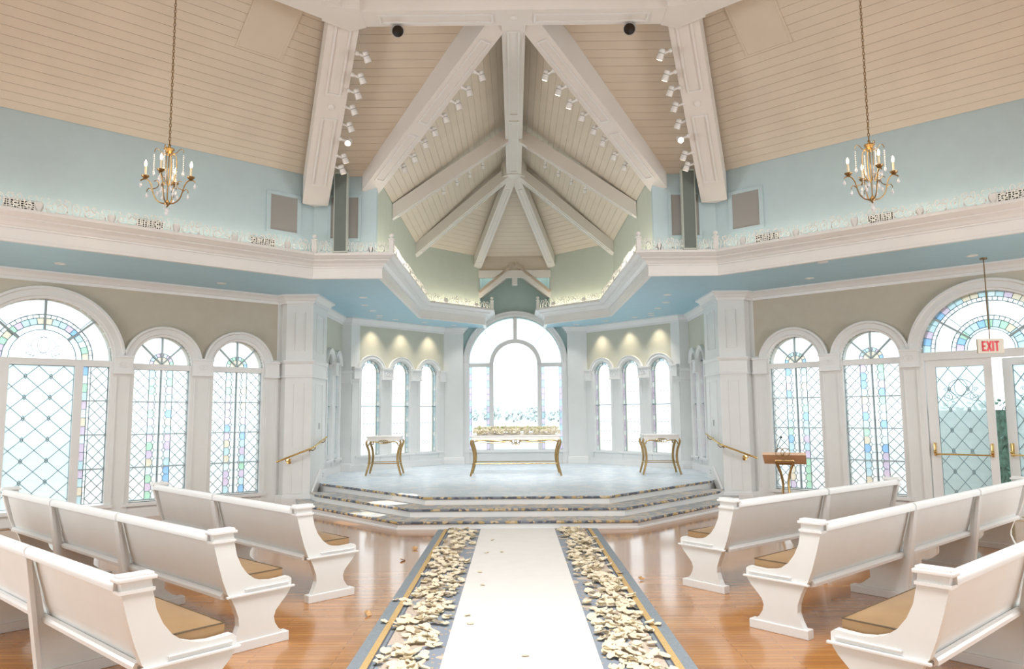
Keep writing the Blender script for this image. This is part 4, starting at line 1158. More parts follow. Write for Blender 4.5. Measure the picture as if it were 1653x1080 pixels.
# ------------------------------------------------------------------ lectern with microphone
lt = empty('lectern', (4.13, 11.5, 0), rad(-22), 'wooden lectern top on four curved gold legs beside the right pillar', 'lectern')
MB().prism([(-.31, y, z) for y, z in ((-.20, 1.045), (-.20, 1.085), (.20, .925), (.20, .885))], (.62, 0, 0)).build('reading_board', 'maple', lt)
for sx in (-1, 1):
    for sy in (-1, 1):
        K = [(.135, 0), (.105, .12), (.070, .30), (.046, .48), (.040, .60), (.060, .74), (.10, .86), (.125, .93 if sy < 0 else .88)]
        K = [Vector((sx*a, sy*a*.8, z)) for a, z in K]
        MB().tube(smooth_pts(K), .017, 8).build('leg', 'gold', lt, True)
MB().tube([(-.125, -.10, .955), (.125, -.10, .955)], .013, 8).tube([(-.125, .10, .89), (.125, .10, .89)], .013, 8).tube([(-.125, -.10, .955), (-.125, .10, .89)], .013, 8).tube([(.125, -.10, .955), (.125, .10, .89)], .013, 8).build('top_frame', 'gold', lt, True)
for k in (-1, 1):
    MB().tube([(k*.04-.02+.062*math.cos(2*PI*i/24), -.215, 1.085+.062*math.sin(2*PI*i/24)) for i in range(25)], .006, 6, cap=False).build('ring', 'bronze', lt, True)
mic = MB().tube([(-.11, -.12, 1.05), (-.10, -.13, 1.15), (-.05, -.15, 1.27), (-.035, -.155, 1.30)], .005, 6).build('microphone', 'black', lt, True)
MB().ball((-.03, -.157, 1.312), .016, 10, 6).build('microphone_head', 'black', mic, True)

# handrails
for s in (-1, 1):
    k = 1 if s < 0 else -1
    side = 'left' if s < 0 else 'right'
    h = empty('handrail', (0, 0, 0), 0, 'polished brass handrail fixed to the %s pillar above the steps' % side, 'handrail')
    pts = [(-4.54, 14.06, .835), (-3.90, 14.06, 1.075), (-3.86, 14.09, 1.095), (-3.85, 14.14, 1.11), (-3.85, 15.05, 1.262)]
    MB().tube([(k*x, y, z) for x, y, z in pts], .018, 10).build('rail', 'brass', h, True)
    b = MB().tube([(k*-4.37, 14.06, .89), (k*-4.37, 14.08, .85), (k*-4.37, 14.20, .83), (k*-4.37, 14.26, .83)], .009, 8).build('bracket', 'brass', h, True)
    MB().lathe([(.001, .028), (.02, .026), (.028, .014), (.05, .01), (.052, 0)], 18, (k*-4.37, 14.28, .83), (0, -1, 0)).build('rosette', 'brass', b, True)
    for y, z in ((14.2, 1.12), (14.93, 1.24)):
        MB().tube([(k*-3.85, y, z), (k*-3.85, y, z-.05), (k*-3.89, y, z-.085), (k*-3.955, y, z-.075)], .009, 8).lathe([(.035, 0), (.03, .012), (.012, .02)], 14, (k*-3.96, y, z-.075), (k, 0, 0)).build('bracket', 'bronze', h, True)
    # switch plate and outlet
    sw = MB().bev(*sorted((k*-3.96, k*-3.952)), 14.82, 14.90, 1.43, 1.55, .003).build('switch_plate', 'grey'); tag(sw, 'small grey switch plate on the %s pillar' % side, 'switch')
    ou = MB().bev(*sorted((k*-3.912, k*-3.903)), 14.98, 15.06, .46, .56, .003).build('outlet_plate', 'trim'); tag(ou, 'white outlet plate low on the %s pillar skirt' % side, 'outlet')
    MB().box(*sorted((k*-3.906, k*-3.900)), 15.01, 15.03, .475, .495).box(*sorted((k*-3.906, k*-3.900)), 15.01, 15.03, .525, .545).build('socket', 'black', ou)

# ------------------------------------------------------------------ exit sign
ex = empty('exit_sign', (7.30, 11.30, 0), rad(-4), 'hanging EXIT sign with red letters before the right doors', 'sign')
MB().bev(-.195, .195, -.02, .02, 2.565, 2.79, .006).build('sign_face', 'sign', ex)
MB().tube([(0, 0, 2.79), (0, 0, HS)], .008, 8).lathe([(.05, HS-.02), (.05, HS)], 14).build('hanging_rod', 'bronze', ex, True)
def letter(strokes, x0):
    mb = MB()
    for (a, b) in strokes:
        d = Vector((b[0]-a[0], 0, b[1]-a[1])).normalized(); n_ = Vector((-d.z, 0, d.x))*.013
        A_, B_ = Vector((x0+a[0], -.0205, a[1]))-d*.0, Vector((x0+b[0], -.0205, b[1]))
        mb.prism([A_-n_, B_-n_, B_+n_, A_+n_], (0, -.004, 0))
    return mb.build('letter', 'red', ex, fix=False)
zb, zt = 2.60, 2.755
letter([((.013, zb), (.013, zt)), ((.0, zt-.013), (.062, zt-.013)), ((.0, (zb+zt)/2), (.055, (zb+zt)/2)), ((.0, zb+.013), (.062, zb+.013))], -.135)
letter([((.005, zb), (.062, zt)), ((.062, zb), (.005, zt))], -.06)
letter([((.013, zb), (.013, zt))], .018)
letter([((.034, zb), (.034, zt)), ((.0, zt-.013), (.068, zt-.013))], .054)

# ------------------------------------------------------------------ filigree rail on the cornice
def offset_path(P, o):
    P = [Vector(p) for p in P]; out = []
    for i, p in enumerate(P):
        def nrm(a, b): d = (b-a).normalized(); return Vector((d.y, -d.x))
        n0 = nrm(P[i-1], p) if i else None; n1 = nrm(p, P[i+1]) if i < len(P)-1 else None
        n0 = n0 or n1; n1 = n1 or n0
        out.append(p+(n0+n1)/(1+n0.dot(n1))*o)
    return out
def ribbon(mb, pts, w=.013, t=.012, taper=False):
    k = len(pts); vs = []; fs = []
    for i, p in enumerate(pts):
        a = Vector(pts[max(0, i-1)]); b = Vector(pts[min(k-1, i+1)]); d = (b-a)
        if d.length < 1e-9: d = Vector((1, 0))
        d.normalize(); n = Vector((-d.y, d.x))*w/2*((1-.6*i/(k-1)) if taper else 1)
        p = Vector(p)
        for q in (p-n, p+n):
            vs += [(q.x, -t/2, q.y), (q.x, t/2, q.y)]
    for i in range(k-1):
        o = i*4
        fs += [(o, o+2, o+6, o+4), (o+1, o+5, o+7, o+3), (o, o+4, o+5, o+1), (o+2, o+3, o+7, o+6)]
    mb.add(vs, fs)
def motif(mb, x, s, h, rr):
    """one run of scrolls, ovals and leaves about s long"""
    f = s/.9
    for m in (-1, 1):
        c = lambda pts: [(x+s/2+m*p[0]*f, p[1]*h/.25) for p in pts]
        ribbon(mb, c([(.42+.0, .02)] + scroll(.27, .105, .085, 1.55, -PI/2+.4, 1, 20)), .016, taper=True)
        ribbon(mb, c(scroll(.13, .085, .06, 1.4, -PI/2, -1, 16)), .014, taper=True)
        ribbon(mb, c([(.20+.028*math.cos(2*PI*i/14)*1.0+.03, .185+.05*math.sin(2*PI*i/14)) for i in range(15)]), .010)
        ribbon(mb, c([(.33+.034*math.cos(2*PI*i/14)+.35*.045*math.sin(2*PI*i/14), .185+.045*math.sin(2*PI*i/14)) for i in range(15)]), .010)
        ribbon(mb, c([(.42, .02), (.40, .09), (.395, .15), (.42, .20), (.455, .215), (.47, .19)]), .014, taper=True)
        ribbon(mb, c([(.02, .02), (.05, .09), (.045, .15), (.015, .19), (.03, .235), (.055, .225)]), .013, taper=True)
        ribbon(mb, c([(.10, .15), (.13, .19), (.115, .23), (.085, .22)]), .011, taper=True)
        for (lx, lz, a) in ((.07, .05, .7), (.19, .03, .3), (.35, .04, 2.2), (.44, .10, 1.4), (.16, .14, 1.1), (.29, .22, .4)):
            a += rr.uniform(-.3, .3)
            d = Vector((math.cos(a), math.sin(a))); n = Vector((-d.y, d.x))
            q = [Vector((lx, lz))+d*u+n*v for u, v in ((0, 0), (.025, .014), (.05, 0), (.025, -.014))]
            q = c([(p.x, p.y) for p in q]); mb.prism([(p[0], -.006, p[1]) for p in q], (0, .012, 0))
    q = [(x+s/2+a*f, b*h/.25) for a, b in ((-.045, .02), (.045, .02), (.06, .08), (.05, .13), (.02, .155), (0, .15), (-.02, .155), (-.05, .13), (-.06, .08))]
    mb.prism_tess([(p[0], -.006, p[1]) for p in q], (0, .012, 0))
ZR = HS+.375
segn = ['along the long balcony', 'on the short front stretch', 'along the alcove side', 'by the central window']
for s in (-1, 1):
    side = 'left' if s < 0 else 'right'
    op = offset_path(fpath, .20)
    for i in range(1, 5):
        a, b = op[i], op[i+1]
        if s > 0: a, b = Vector((-b.x, b.y)), Vector((-a.x, a.y))
        L = (b-a).length; d = (b-a).normalized()
        r_ = empty('filigree_rail', (a.x, a.y, ZR), math.atan2(d.y, d.x), 'white cut-out scrollwork rail %s on the %s' % (segn[i-1], side), 'railing')
        rr = random.Random(i+s*10)
        MB().box(.042, L-.042, -.009, .009, 0, .022).build('rail_base', 'trim', r_)
        nM = max(1, round(L/.85))
        for j in range(nM):
            mb = MB(); motif(mb, .045+(L-.09)/nM*j, (L-.09)/nM, .235 if j % 2 == 0 else .20, rr); mb.build('scroll_panel', 'trim', r_, fix=False)
    for i, lab in ((2, 'at the outer balcony corner'), (3, 'at the projecting balcony corner'), (5, 'beside the central window')):
        p = op[i]; x = p.x*(1 if s < 0 else -1)
        nw = empty('newel_post', (x, p.y, ZR), 0, 'small white newel post with ball finial %s on the %s' % (lab, side), 'post')
        MB().bev(-.038, .038, -.038, .038, 0, .235, .005).bev(-.05, .05, -.05, .05, .225, .245, .004).build('post_body', 'trim', nw)
        MB().lathe([(.03, .243), (.016, .255), (.018, .265), (.036, .285), (.042, .305), (.034, .328), (.001, .342)], 14).build('ball_finial', 'trim', nw, True)

# vents, speaker cloths and column speakers on the upper walls
def on_upper(s, u, y=0):
    """point on the long upper wall, u metres from the balcony corner (negative: towards the viewer); y out of the wall into the room"""
    return (s*(3.486-u*CA-y*SA), 12.46+u*SA-y*CA)
for s in (-1, 1):
    side = 'left' if s < 0 else 'right'; rz = -s*A42
    for i, (u0, u1, zc) in enumerate(((-4.45, -4.02, 4.55), (-2.80, -2.45, 4.55), (-1.10, -.70, 4.55))):
        p = on_upper(s, (u0+u1)/2, .004)
        v = empty('air_vent', (p[0], p[1], zc), rz, 'low dark air vent with white grid behind the %s filigree, %s' % (side, ('nearest the viewer', 'below the chandelier', 'nearest the corner')[i]), 'vent')
        w = (u1-u0)/2
        MB().box(-w, w, -.004, .002, -.058, .058).build('vent_back', 'black', v)
        mb = MB(); nb = 11
        for j in range(nb+1): x = -w+2*w*j/nb; mb.box(x-.004, x+.004, -.012, -.004, -.058, .058)
        for j in range(5): z = -.058+.116*j/4; mb.box(-w, w, -.012, -.004, z-.0035, z+.0035)
        mb.build('vent_grid', 'trim', v)
    p = on_upper(s, -.55, .0)
    g = empty('wall_speaker', (p[0], p[1], 5.085), rz, 'grey cloth wall speaker in a pale frame on the %s upper wall' % side, 'speaker')
    w, h = .235, .30
    MB().box(-w, w, -.018, 0, -h, h).build('speaker_cloth', 'grille', g)
    mb = MB()
    for b in ((-w-.07, w+.07, h, h+.055), (-w-.07, w+.07, -h-.055, -h), (-w-.07, -w, -h, h), (w, w+.07, -h, h)): mb.bev(b[0], b[1], -.03, 0, b[2], b[3], .005)
    mb.build('speaker_frame', 'sky_wall', g)
    g = empty('wall_speaker', (s*2.95, 12.46, 5.10), 0, 'grey cloth wall speaker half hidden behind the %s column speaker' % side, 'speaker')
    w, h = .235, .36
    MB().box(-w, w, -.018, 0, -h, h).build('speaker_cloth', 'grille', g)
    mb = MB()
    for b in ((-w-.05, w+.05, h, h+.05), (-w-.05, w+.05, -h-.05, -h), (-w-.05, -w, -h, h), (w, w+.05, -h, h)): mb.bev(b[0], b[1], -.03, 0, b[2], b[3], .005)
    mb.build('speaker_frame', 'sky_wall', g)
    c = empty('column_speaker', (s*2.965, 12.27, HS+.38), 0, 'tall grey green column speaker standing on the %s balcony ledge' % side, 'speaker')
    MB().bev(-.105, .105, -.07, .07, .03, 1.38, .012).build('speaker_body', 'column', c)
    MB().bev(-.12, .12, -.08, .08, 0, .03, .005).bev(-.115, .115, -.075, .08, 1.375, 1.40, .005).build('end_plate', 'col_edge', c)
    for k in (-1, 1): MB().box(*sorted((k*.100, k*.113)), -.074, .06, .03, 1.38).build('side_trim', 'col_edge', c)

# ------------------------------------------------------------------ track lights, downlights, spot lamps
def spot_light(base, head, aim, label, group, lens='lens', sc_=1.0):
    """base on the beam, head hanging off an arm and aimed"""
    base, head, aim = Vector(base), Vector(head), Vector(aim)
    t = empty('track_light', base, 0, label, 'spotlight', group)
    d = head-base
    MB().tube([(0, 0, 0), d*.9], .018*sc_, 6).build('arm', 'trim', t, True)
    MB().lathe([(.03*sc_, -.02), (.03*sc_, .02)], 8, (0, 0, 0), d).build('mount', 'trim', t)
    a = aim.normalized()
    hd = MB().lathe([(.032*sc_, -.075*sc_), (.045*sc_, -.06*sc_), (.045*sc_, .02*sc_), (.05*sc_, .025*sc_), (.05*sc_, .08*sc_), (.042*sc_, .08*sc_)], 12, d, a).build('lamp_head', 'trim', t, True)
    MB().lathe([(.04*sc_, .076*sc_), (.04*sc_, .082*sc_)], 12, d, a).build('lens', lens, hd)
    MB().lathe([(.046*sc_, -.02*sc_), (.046*sc_, -.005*sc_)], 12, d, a).build('collar', 'grey', hd)
    return t
ordn = ['first', 'second', 'third', 'fourth', 'fifth', 'sixth', 'seventh', 'eighth']
HL = [(2.11, 10.04, 6.80), (2.24, 10.35, 6.63), (2.36, 10.63, 6.52), (2.48, 10.91, 6.39), (2.59, 11.19, 6.23), (2.62, 11.24, 6.00), (2.77, 11.62, 5.87), (2.86, 11.83, 5.76)]
hd_ = Vector((-3.486, 12.46-4.05)).normalized(); hn = Vector((hd_.y, -hd_.x))   # towards the axis on the left
if hn.x < 0: hn = -hn
for s in (-1, 1):
    k = 1 if s < 0 else -1
    side = 'left' if s < 0 else 'right'
    for i, (x, y, z) in enumerate(HL):
        hx, hy = -x, y
        b = (k*(hx-hn.x*.135), hy-hn.y*.135, z+.03)
        lens = 'lens_hot' if i == 5 else ('lens' if (i >= 6 or (s > 0 and i < 2)) else 'lens_off')
        spot_light(b, (k*hx, hy, z), (k*.25, .35, -.8) if i != 5 else (0, -.8, -.55), 'white spotlight %s from the top along the %s hip beam' % (ordn[i], side), 'spotlights on the hip beams', lens)
    VL = [(.49, 10.70, 6.82), (.70, 10.94, 6.69), (.88, 11.14, 6.56), (1.10, 11.39, 6.45), (1.31, 11.63, 6.32), (1.48, 11.82, 6.19), (1.69, 12.05, 6.03), (1.90, 12.29, 5.93)]
    for i, (x, y, z) in enumerate(VL):
        hx, hy = -x, y
        b = (k*(hx-.748*.145), hy-.664*.145, z+.02)
        lens = 'lens' if (s > 0 and i < 3) else 'lens_off'
        spot_light(b, (k*hx, hy, z), (k*.25, .3, -.85), 'white spotlight %s from the top along the %s valley beam' % (ordn[i], side), 'spotlights on the valley beams', lens)
    for i, (x, z) in enumerate(((.64, 6.75), (.91, 6.57), (1.17, 6.40), (1.44, 6.22))):
        spot_light((k*-x, 14.46, z+.05), (k*-x, 14.57, z), (0, .5, -.8), 'small spotlight %s from the top behind the %s alcove rib' % (ordn[i], side), 'small spotlights on the alcove ribs', 'lens_off', .75)
    f = empty('ceiling_spot', (s*1.60, 9.62, 7.0), 0, 'pale drum spotlight with black face under the ring beam on the %s' % side, 'spotlight')
    MB().tube([(0, 0, .02), (0, 0, .10)], .012, 6).build('mount', 'grey', f)
    a = Vector((-s*.25, -.75, -.62)).normalized()
    MB().lathe([(.05, -.10), (.085, -.085), (.088, .0), (.082, .01)], 18, (0, .02, -.03), a).build('lamp_drum', 'grey', f, True)
    MB().lathe([(.08, .004), (.074, .022), (.04, .028), (.001, .03)], 18, (0, .02, -.03), a).build('black_face', 'black', f, True)
DL = [(3.06, 14.62, 0), (3.24, 15.65, 0), (3.23, 16.52, 0), (3.23, 17.36, 0), (3.31, 18.40, 1), (3.32, 17.75, 0), (2.97, 18.1, 0), (2.66, 19.1, 1), (2.32, 18.78, 0), (2.0, 19.78, 1), (1.64, 19.45, 0)]
LDL = [(5.23, 12.9, 2), (5.52, 12.9, 0), (7.0, 11.1, 2), (4.88, 11.5, 2)]
cats = ['dark', 'lit', 'bright']
for s in (-1, 1):
    side = 'left' if s < 0 else 'right'
    for j, (x, y, on) in enumerate(DL + ([LDL[0], LDL[2]] if s < 0 else [LDL[0], LDL[2], LDL[3]])):
        where = ('nearest the pillar', 'second beyond the pillar', 'third beyond the pillar', 'fourth beyond the pillar', 'lighting the outer narrow window', 'beside the outer lit one', 'between outer and middle lit ones', 'lighting the middle narrow window', 'between middle and inner lit ones', 'lighting the inner narrow window', 'nearest the central window', 'over the small arched windows', 'over the wide arched window', 'close to the long cornice')[j]
        d = empty('downlight', (s*x, y, HS), 0, 'round recessed downlight in the %s blue soffit, %s' % (side, where), 'downlight', 'recessed downlights in the blue soffit')
        MB().lathe([(.045, -.002), (.048, -.008), (.075, -.008), (.082, 0), (.082, .004), (.045, .004)], 18).build('trim_ring', 'trim', d, True)
        MB().lathe([(.045, -.001), (.045, .004)], 16).build('lens', 'lens' if on == 1 else ('lens_soft' if on == 2 else 'lens_off'), d)
        if on == 0 and j < 11:  # unlit fittings; spots added below them to brighten the stage
            light('soffit_fill', 'SPOT', (s*x, y, HS-.015), 34, (.98, .98, 1), (s*(x-.6), y-.2, 0), spot=rad(100), blend=.8, radius=.04)
        if on == 1:
            A = Vector((s*3.95, 17.75)); B = Vector((s*1.85, 20.1)); dd = (B-A).normalized()
            nn = Vector((-dd.y, dd.x)) if s < 0 else Vector((dd.y, -dd.x))
            u = (.56, 1.50, 2.44)[(4, 7, 9).index(j)]
            c = A+dd*u; q = c-nn*.30
            light('wall_washer', 'SPOT', (q.x, q.y, HS-.015), 46, (1, .84, .64), (c.x-nn.x*.06, c.y-nn.y*.06, 3.0), spot=rad(74), blend=1.0, radius=.02)
# cove lamps lying on the cornice behind the filigree
for s in (-1, 1):
    oc = offset_path(fpath, .135)
    for i in range(1, 5):
        a, b = oc[i], oc[i+1]
        m_ = (a+b)/2; L = (b-a).length-.15; d = b-a
        k = 1 if s < 0 else -1
        o = light('cove_lamp', 'AREA', (k*m_.x, m_.y, ZR+.03), 1.3*L if i < 3 else 3.0*L, (1, .86, .66), None, size=L, size_y=.05 if i < 3 else .16)
        o.rotation_euler = (PI, 0, math.atan2(d.y, d.x*k))
# fill spots added at valley beam heads to brighten the altar and alcove
for s in (-1, 1):
    for (x, y, z), t, pw in (((.88, 11.14, 6.56), (0, 16.2, 1.2), 420), ((1.31, 11.63, 6.32), (s*2.2, 16.4, .5), 360), ((.49, 10.70, 6.82), (-s*1.6, 15.5, .4), 360)):
        p_ = Vector((s*x, y, z)); p_ += (Vector(t)-p_).normalized()*.22
        light('stage_fill', 'SPOT', p_, pw, (.97, .98, 1), t, spot=rad(46), blend=.9, radius=.05)
# added spots standing in for sun patches on the left steps
for t, pw, sp in (((-2.02, 12.45, .36), 5600, 2.5), ((-2.36, 11.95, .20), 4600, 2.4), ((-2.7, 10.75, 0), 500, 3.2)):
    p_ = Vector((2.62, 11.24, 5.96)); p_ += (Vector(t)-p_).normalized()*.3
    light('sun_patch_spot', 'SPOT', p_, pw, (1, .95, .86), t, spot=rad(sp*2), blend=.35, radius=.01)

# ------------------------------------------------------------------ chandeliers
def chandelier(loc, rz, top, label):
    c = empty('chandelier', loc, rz, label, 'chandelier'); c.scale = (1.06,)*3
    # chain of links up to the roof
    mb = MB(); n_ = int((top-.70)/.042)
    for i in range(n_):
        z = .70+i*.042; pts = []
        for j in range(9):
            a = 2*PI*j/8; u, w = .011*math.cos(a), .027*math.sin(a)
            pts.append((u, 0, z+w) if i % 2 == 0 else (0, u, z+w))
        mb.tube(pts, .0042, 4, cap=False)
    mb.build('chain', 'bronze', c, fix=False)
    MB().lathe([(.06, top-.04), (.06, top)], 16).build('ceiling_plate', 'gold', c)
    MB().lathe([(.008, .60), (.03, .61), (.045, .635), (.062, .655), (.058, .665), (.02, .66), (.012, .70), (.02, .71), (.001, .72)], 18).build('crown_cup', 'gold', c, True)
    MB().lathe([(.001, -.05), (.014, -.03), (.03, -.012), (.034, .01), (.02, .03), (.007, .05), (.007, .58), (.012, .61)], 14).build('stem', 'bronze', c, True)
    drops = MB()
    drop_me = MB().lathe([(.001, -.04), (.017, -.016), (.012, .010), (.001, .025)], 6).mesh('crystal_drop', 'crystal')
    bead_me = MB().lathe([(.001, -.011), (.010, 0), (.001, .011)], 6).mesh('bead', 'crystal')
    for q in range(4):
        a = q*PI/2; ca, sa = math.cos(a), math.sin(a)
        P = lambda K: [Vector((r*ca, r*sa, z)) for r, z in K]
        arm = MB().tube(smooth_pts(P([(.02, .0), (.08, .01), (.135, .06), (.165, .14), (.185, .22), (.22, .275), (.255, .29), (.29, .28), (.305, .265)])), .0075, 8).build('arm', 'bronze', c, True)
        MB().tube(smooth_pts(P([(.165, .14), (.20, .175), (.225, .165), (.23, .135)])), .005, 6).tube(smooth_pts(P([(.17, .17), (.12, .19), (.10, .235), (.125, .275), (.155, .265)])), .005, 6).build('curl', 'bronze', arm, True)
        MB().tube(smooth_pts(P([(.012, .58), (.06, .60), (.085, .54), (.09, .42), (.07, .30), (.03, .22)])), .006, 6).build('cage_strut', 'gold', c, True)
        MB().tube(smooth_pts(P([(.03, .62), (.075, .61), (.115, .655), (.15, .66), (.165, .62)])), .0045, 6).build('upper_curl', 'gold', c, True)
        MB().lathe([(.001, .292), (.02, .296), (.042, .318), (.045, .33), (.03, .326), (.012, .33)], 14, (.255*ca, .255*sa, 0)).build('bobeche', 'bronze', arm, True)
        cd = MB().lathe([(.012, .326), (.012, .44)], 10, (.255*ca, .255*sa, 0)).build('candle', 'candle', c, True)
        MB().lathe([(.006, .44), (.014, .455), (.0155, .475), (.010, .50), (.001, .52)], 10, (.255*ca, .255*sa, 0)).build('bulb', 'bulb', cd, True)
        for (r, z) in ((.303, .22), (.23, .095), (.165, .37)): inst('crystal_drop', drop_me, c, (r*ca, r*sa, z))
        for r, z0, z1 in ((.165, .40, .61), (.305, .235, .26), (.09, .20, .40), (.23, .11, .13), (.03, -.06, .0)):
            m_ = max(1, int((z1-z0)/.022))
            for j in range(m_): inst('bead', bead_me, c, (r*ca, r*sa, z0+(z1-z0)*j/m_))
        a2 = a+PI/4
        inst('crystal_drop', drop_me, c, (.12*math.cos(a2), .12*math.sin(a2), .10)); inst('crystal_drop', drop_me, c, (.07*math.cos(a2), .07*math.sin(a2), .17))
    inst('crystal_drop', drop_me, c, (0, 0, -.09), scale=(1.6,)*3)
    light('candle_glow', 'POINT', (loc[0], loc[1], loc[2]+.47), 9, (1, .74, .44), radius=.22)
    return c
def roof_z(x, y):
    n_ = (Vector((C2[0], C2[1], ZE))-f1).cross(ap-f1)
    return ZE-(n_.x*(-abs(x)-f1.x)+n_.y*(y-f1.y))/n_.z
for x, y, z, rz, lab in ((-4.33, 8.90, 4.335, rad(8), 'gold candle chandelier with crystal drops hanging on the left'), (4.43, 8.90, 4.305, rad(-6), 'gold candle chandelier with crystal drops hanging on the right')):
    chandelier((x, y, z), rz, (roof_z(x, y)-z)/1.06, lab)

# ------------------------------------------------------------------ rose petals
def petal(seed):
    rr = random.Random(seed); vs = []; fs = []
    n1, n2 = 5, 4
    cup = rr.uniform(.25, .7); roll = rr.uniform(.2, .9)
    for i in range(n1):
        for j in range(n2):
            v = i/(n1-1); u = j/(n2-1)*2-1
            w = .030*(math.sin(PI*(.12+.80*v))**.7)*(1.0 if v < .9 else .86)
            x = u*w; y = (v-.5)*.062
            z = .012*cup*(u*u) + .016*roll*max(0, v-.55)**1.2*2 + .004*math.sin(u*4+seed)*v + .002
            vs.append((x, y, z))
    for i in range(n1-1):
        for j in range(n2-1): fs.append((i*n2+j, i*n2+j+1, (i+1)*n2+j+1, (i+1)*n2+j))
    k = len(vs)
    vs += [(x*.96, y*.96, z+.0014) for x, y, z in vs]
    fs += [tuple(a+k for a in reversed(f)) for f in fs]
    return vs, fs
PV = [petal(i) for i in range(8)]
PM = [MB().add(*p).mesh('petal', 'petal', True) for p in PV]
rr = random.Random(31)
pts = []
for s, n_ in ((-1, 430), (1, 600)):
    clumps = [(rr.uniform(.66, .92 if s < 0 else .95), 4.3+6.7*i/34+rr.uniform(-.1, .1)) for i in range(35)]
    for i in range(n_):
        if rr.random() < .72:
            cx, cy = rr.choice(clumps); x = rr.gauss(cx, .085); y = rr.gauss(cy, .13)
        else: x = rr.uniform(.60, 1.0); y = rr.uniform(4.3, 11.0)
        if x < .58: x = .58+rr.random()*.08
        if x > 1.04: x = 1.0-rr.random()*.1
        y = min(11.05, max(4.25, y))
        pts.append((s*x, y))
pts.sort(key=lambda p: p[1])
# stacking: later petals lie a little higher where they crowd
def zrot(i, near):
    return .012+min(.05, near*.0055)
grid = {}
mass = {-1: MB(), 1: MB()}
count = {-1: 0, 1: 0}
for i, (x, y) in enumerate(pts):
    s = -1 if x < 0 else 1
    key = (round(x/.06), round(y/.06)); near = grid.get(key, 0); grid[key] = near+1
    z = zrot(i, near); r3 = (rr.uniform(-.3, .3), rr.uniform(-.3, .3), rr.uniform(0, 6.28)); sc_ = rr.uniform(.85, 1.25)
    z += .014; sc_ *= 1.18
    if i < 290:
        o = inst('rose_petal', PM[i % 8], None, (x, y, z), r3, (sc_,)*3)
        ax_ = abs(x); across = 'close to it' if ax_ < .72 else ('mid strip' if ax_ < .88 else 'by the gold stripe')
        along = 'nearest the viewer' if y < 5.2 else ('level with nearest pew end' if y < 5.7 else 'level with second pew end' if y < 6.4 else 'beyond second pew end')
        tag(o, 'ivory petal %s of the runner, %s, %s' % ('left' if s < 0 else 'right', across, along), 'petal', 'petals %s, %s, %s' % ('left' if s < 0 else 'right', across, along))
    else:
        mt = Matrix.Translation((x, y, z)) @ Matrix.Rotation(r3[2], 4, 'Z') @ Matrix.Rotation(r3[0], 4, 'X') @ Matrix.Rotation(r3[1], 4, 'Y') @ Matrix.Scale(sc_, 4)
        vs, fs = PV[i % 8]; mass[s].add([mt @ Vector(v) for v in vs], fs)
for s in (-1, 1):
    o = mass[s].build('petal_drift', 'petal', None, True, fix=False)
    tag(o, 'drift of ivory petals on the far carpet %s of the runner' % ('left' if s < 0 else 'right'), 'petals', None, 'stuff')
for x, y, lab in ((-.34, 10.1, 'loose petal on the ivory runner near the steps, left part'), (-.38, 9.2, 'loose petal left on the runner, between steps and its middle'), (-.20, 9.25, 'loose petal on the runner left of its centre line'), (-.42, 8.1, 'loose petal on the runner edge, middle of its length'),
                  (-.36, 7.5, 'loose petal on the left half of the runner'), (-.44, 6.4, 'loose petal on the runner edge close to the viewer'), (-.40, 6.15, 'pair-side petal on the runner edge close to the viewer'), (.03, 5.35, 'loose petal lying nearest the runner centre line'), (-.02, 5.05, 'lowest loose petal on the runner')):
    i = int(abs(x*100)) % 8
    tag(inst('rose_petal', PM[i], None, (x, y, .017), (rr.uniform(-.2, .2), rr.uniform(-.2, .2), rr.uniform(0, 6)), (.9,)*3), lab, 'petal', 'loose petals on the runner')
pd = [MB().add(*p).mesh('petal', 'petal_dry', True) for p in PV[:3]]
for i, (x, y, lab) in enumerate(((-1.30, 6.50, 'curled brownish petal on the wood floor left of the carpet'), (-1.36, 8.85, 'curled petal on the wood floor by the left carpet edge'), (-1.31, 9.55, 'dried petal on the wood floor near the front left pew'), (1.25, 7.75, 'dried petal on the wood floor right of the carpet'))):
    tag(inst('rose_petal', pd[i % 3], None, (x, y, .006), (rr.uniform(-.3, .3), .3, rr.uniform(0, 6)), (1.15,)*3), lab, 'petal', 'stray petals on the wood floor')
for i, (x, y, lab) in enumerate(((-1.13, 6.93, 'ivory petal on the left grey border of the carpet'), (-1.07, 6.95, 'ivory petal on the left gold stripe of the carpet'), (-1.11, 6.22, 'ivory petal on the left border nearest the viewer'), (1.07, 8.0, 'ivory petal on the right gold stripe of the carpet'), (1.10, 6.1, 'ivory petal on the right grey border of the carpet'))):
    tag(inst('rose_petal', PM[i], None, (x, y, .016), (0, .2, rr.uniform(0, 6)), (1.1,)*3), lab, 'petal', 'petals on the carpet border')

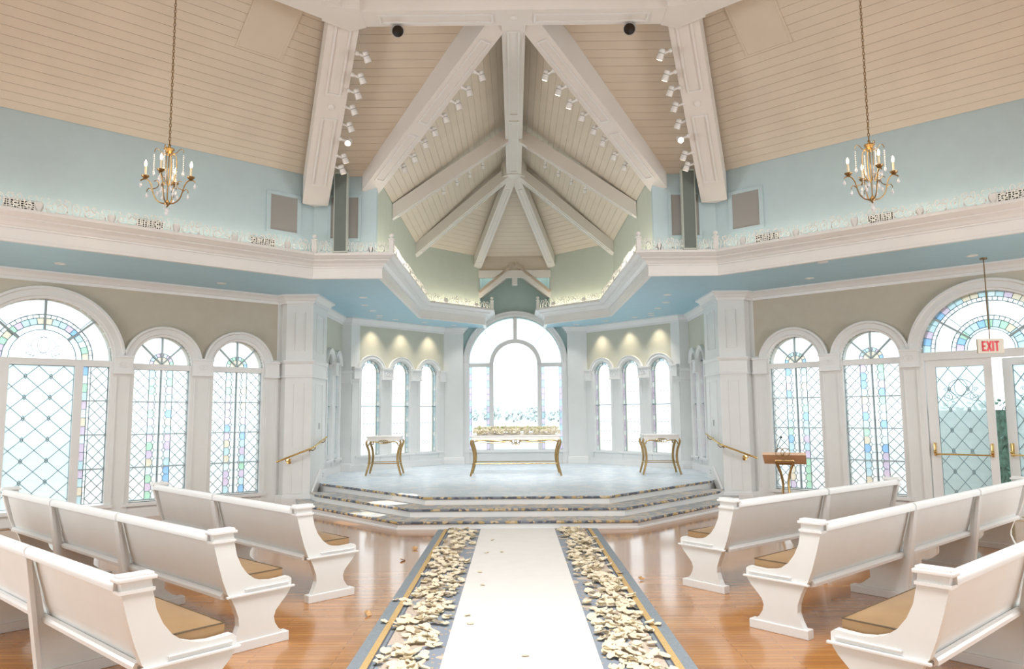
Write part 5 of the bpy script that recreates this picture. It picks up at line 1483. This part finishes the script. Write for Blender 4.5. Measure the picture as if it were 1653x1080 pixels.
# ------------------------------------------------------------------ outdoors: shore trees and the hedge by the door
def crown(rr, r, h, n_, z0):
    mb = MB()
    for i in range(n_):
        a = rr.uniform(0, 2*PI); q = rr.random()**.5; z = z0+h*rr.random()
        rad_ = r*q*math.sqrt(max(.05, 1-((z-z0-h*.4)/(h*.75))**2))
        c = Vector((rad_*math.cos(a), rad_*math.sin(a), z)); s_ = r*rr.uniform(.16, .3)
        ax = Vector((rr.uniform(-1, 1), rr.uniform(-1, 1), rr.uniform(-.5, 1))).normalized()
        b = ax.orthogonal().normalized(); t = ax.cross(b)
        mb.add([c-b*s_, c+t*s_*.6, c+b*s_, c-t*s_*.6, c+ax*s_*.3], [(0, 1, 4), (1, 2, 4), (2, 3, 4), (3, 0, 4)])
    return mb
rr = random.Random(77)
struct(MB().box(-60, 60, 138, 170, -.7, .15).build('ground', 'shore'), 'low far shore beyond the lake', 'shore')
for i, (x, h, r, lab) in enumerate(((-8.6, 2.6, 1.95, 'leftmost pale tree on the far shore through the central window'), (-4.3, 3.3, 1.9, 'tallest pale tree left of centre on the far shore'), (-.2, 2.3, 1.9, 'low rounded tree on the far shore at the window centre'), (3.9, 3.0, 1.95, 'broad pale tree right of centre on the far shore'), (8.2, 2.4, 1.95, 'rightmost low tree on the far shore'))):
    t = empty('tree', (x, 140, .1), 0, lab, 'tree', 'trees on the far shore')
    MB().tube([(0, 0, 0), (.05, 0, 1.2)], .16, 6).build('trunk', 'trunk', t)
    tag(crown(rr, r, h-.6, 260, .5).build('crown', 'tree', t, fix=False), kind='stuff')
hd = empty('hedge', (9.6, 13.6, -.5), 0, 'green garden hedge seen past the open door', 'hedge')
hm = MB()
for i in range(2200):
    x, y, z = rr.uniform(-1.0, 1.6), rr.uniform(-.5, 2.2), rr.uniform(0, 2.4)
    d = Vector((rr.uniform(-1, 1), rr.uniform(-1, 1), rr.uniform(-1, 1))).normalized()*.07; b = d.orthogonal().normalized()*.035
    p = Vector((x, y, z)); hm.add([p-d, p+b, p+d, p-b], [(0, 1, 2, 3)])
tag(hm.build('foliage', 'hedge', hd, fix=False), kind='stuff')
MB().box(-.9, 1.5, -.4, 2.1, 0, 2.2).build('hedge_body', 'hedge', hd)
struct(MB().box(6.9, 13.5, 9.0, 21, -.5, -.02).build('patio', 'patio'), 'pale paved terrace outside the right doors', 'terrace')
for o in bpy.data.objects:
    if o.type == 'LIGHT': o['kind'] = 'helper'
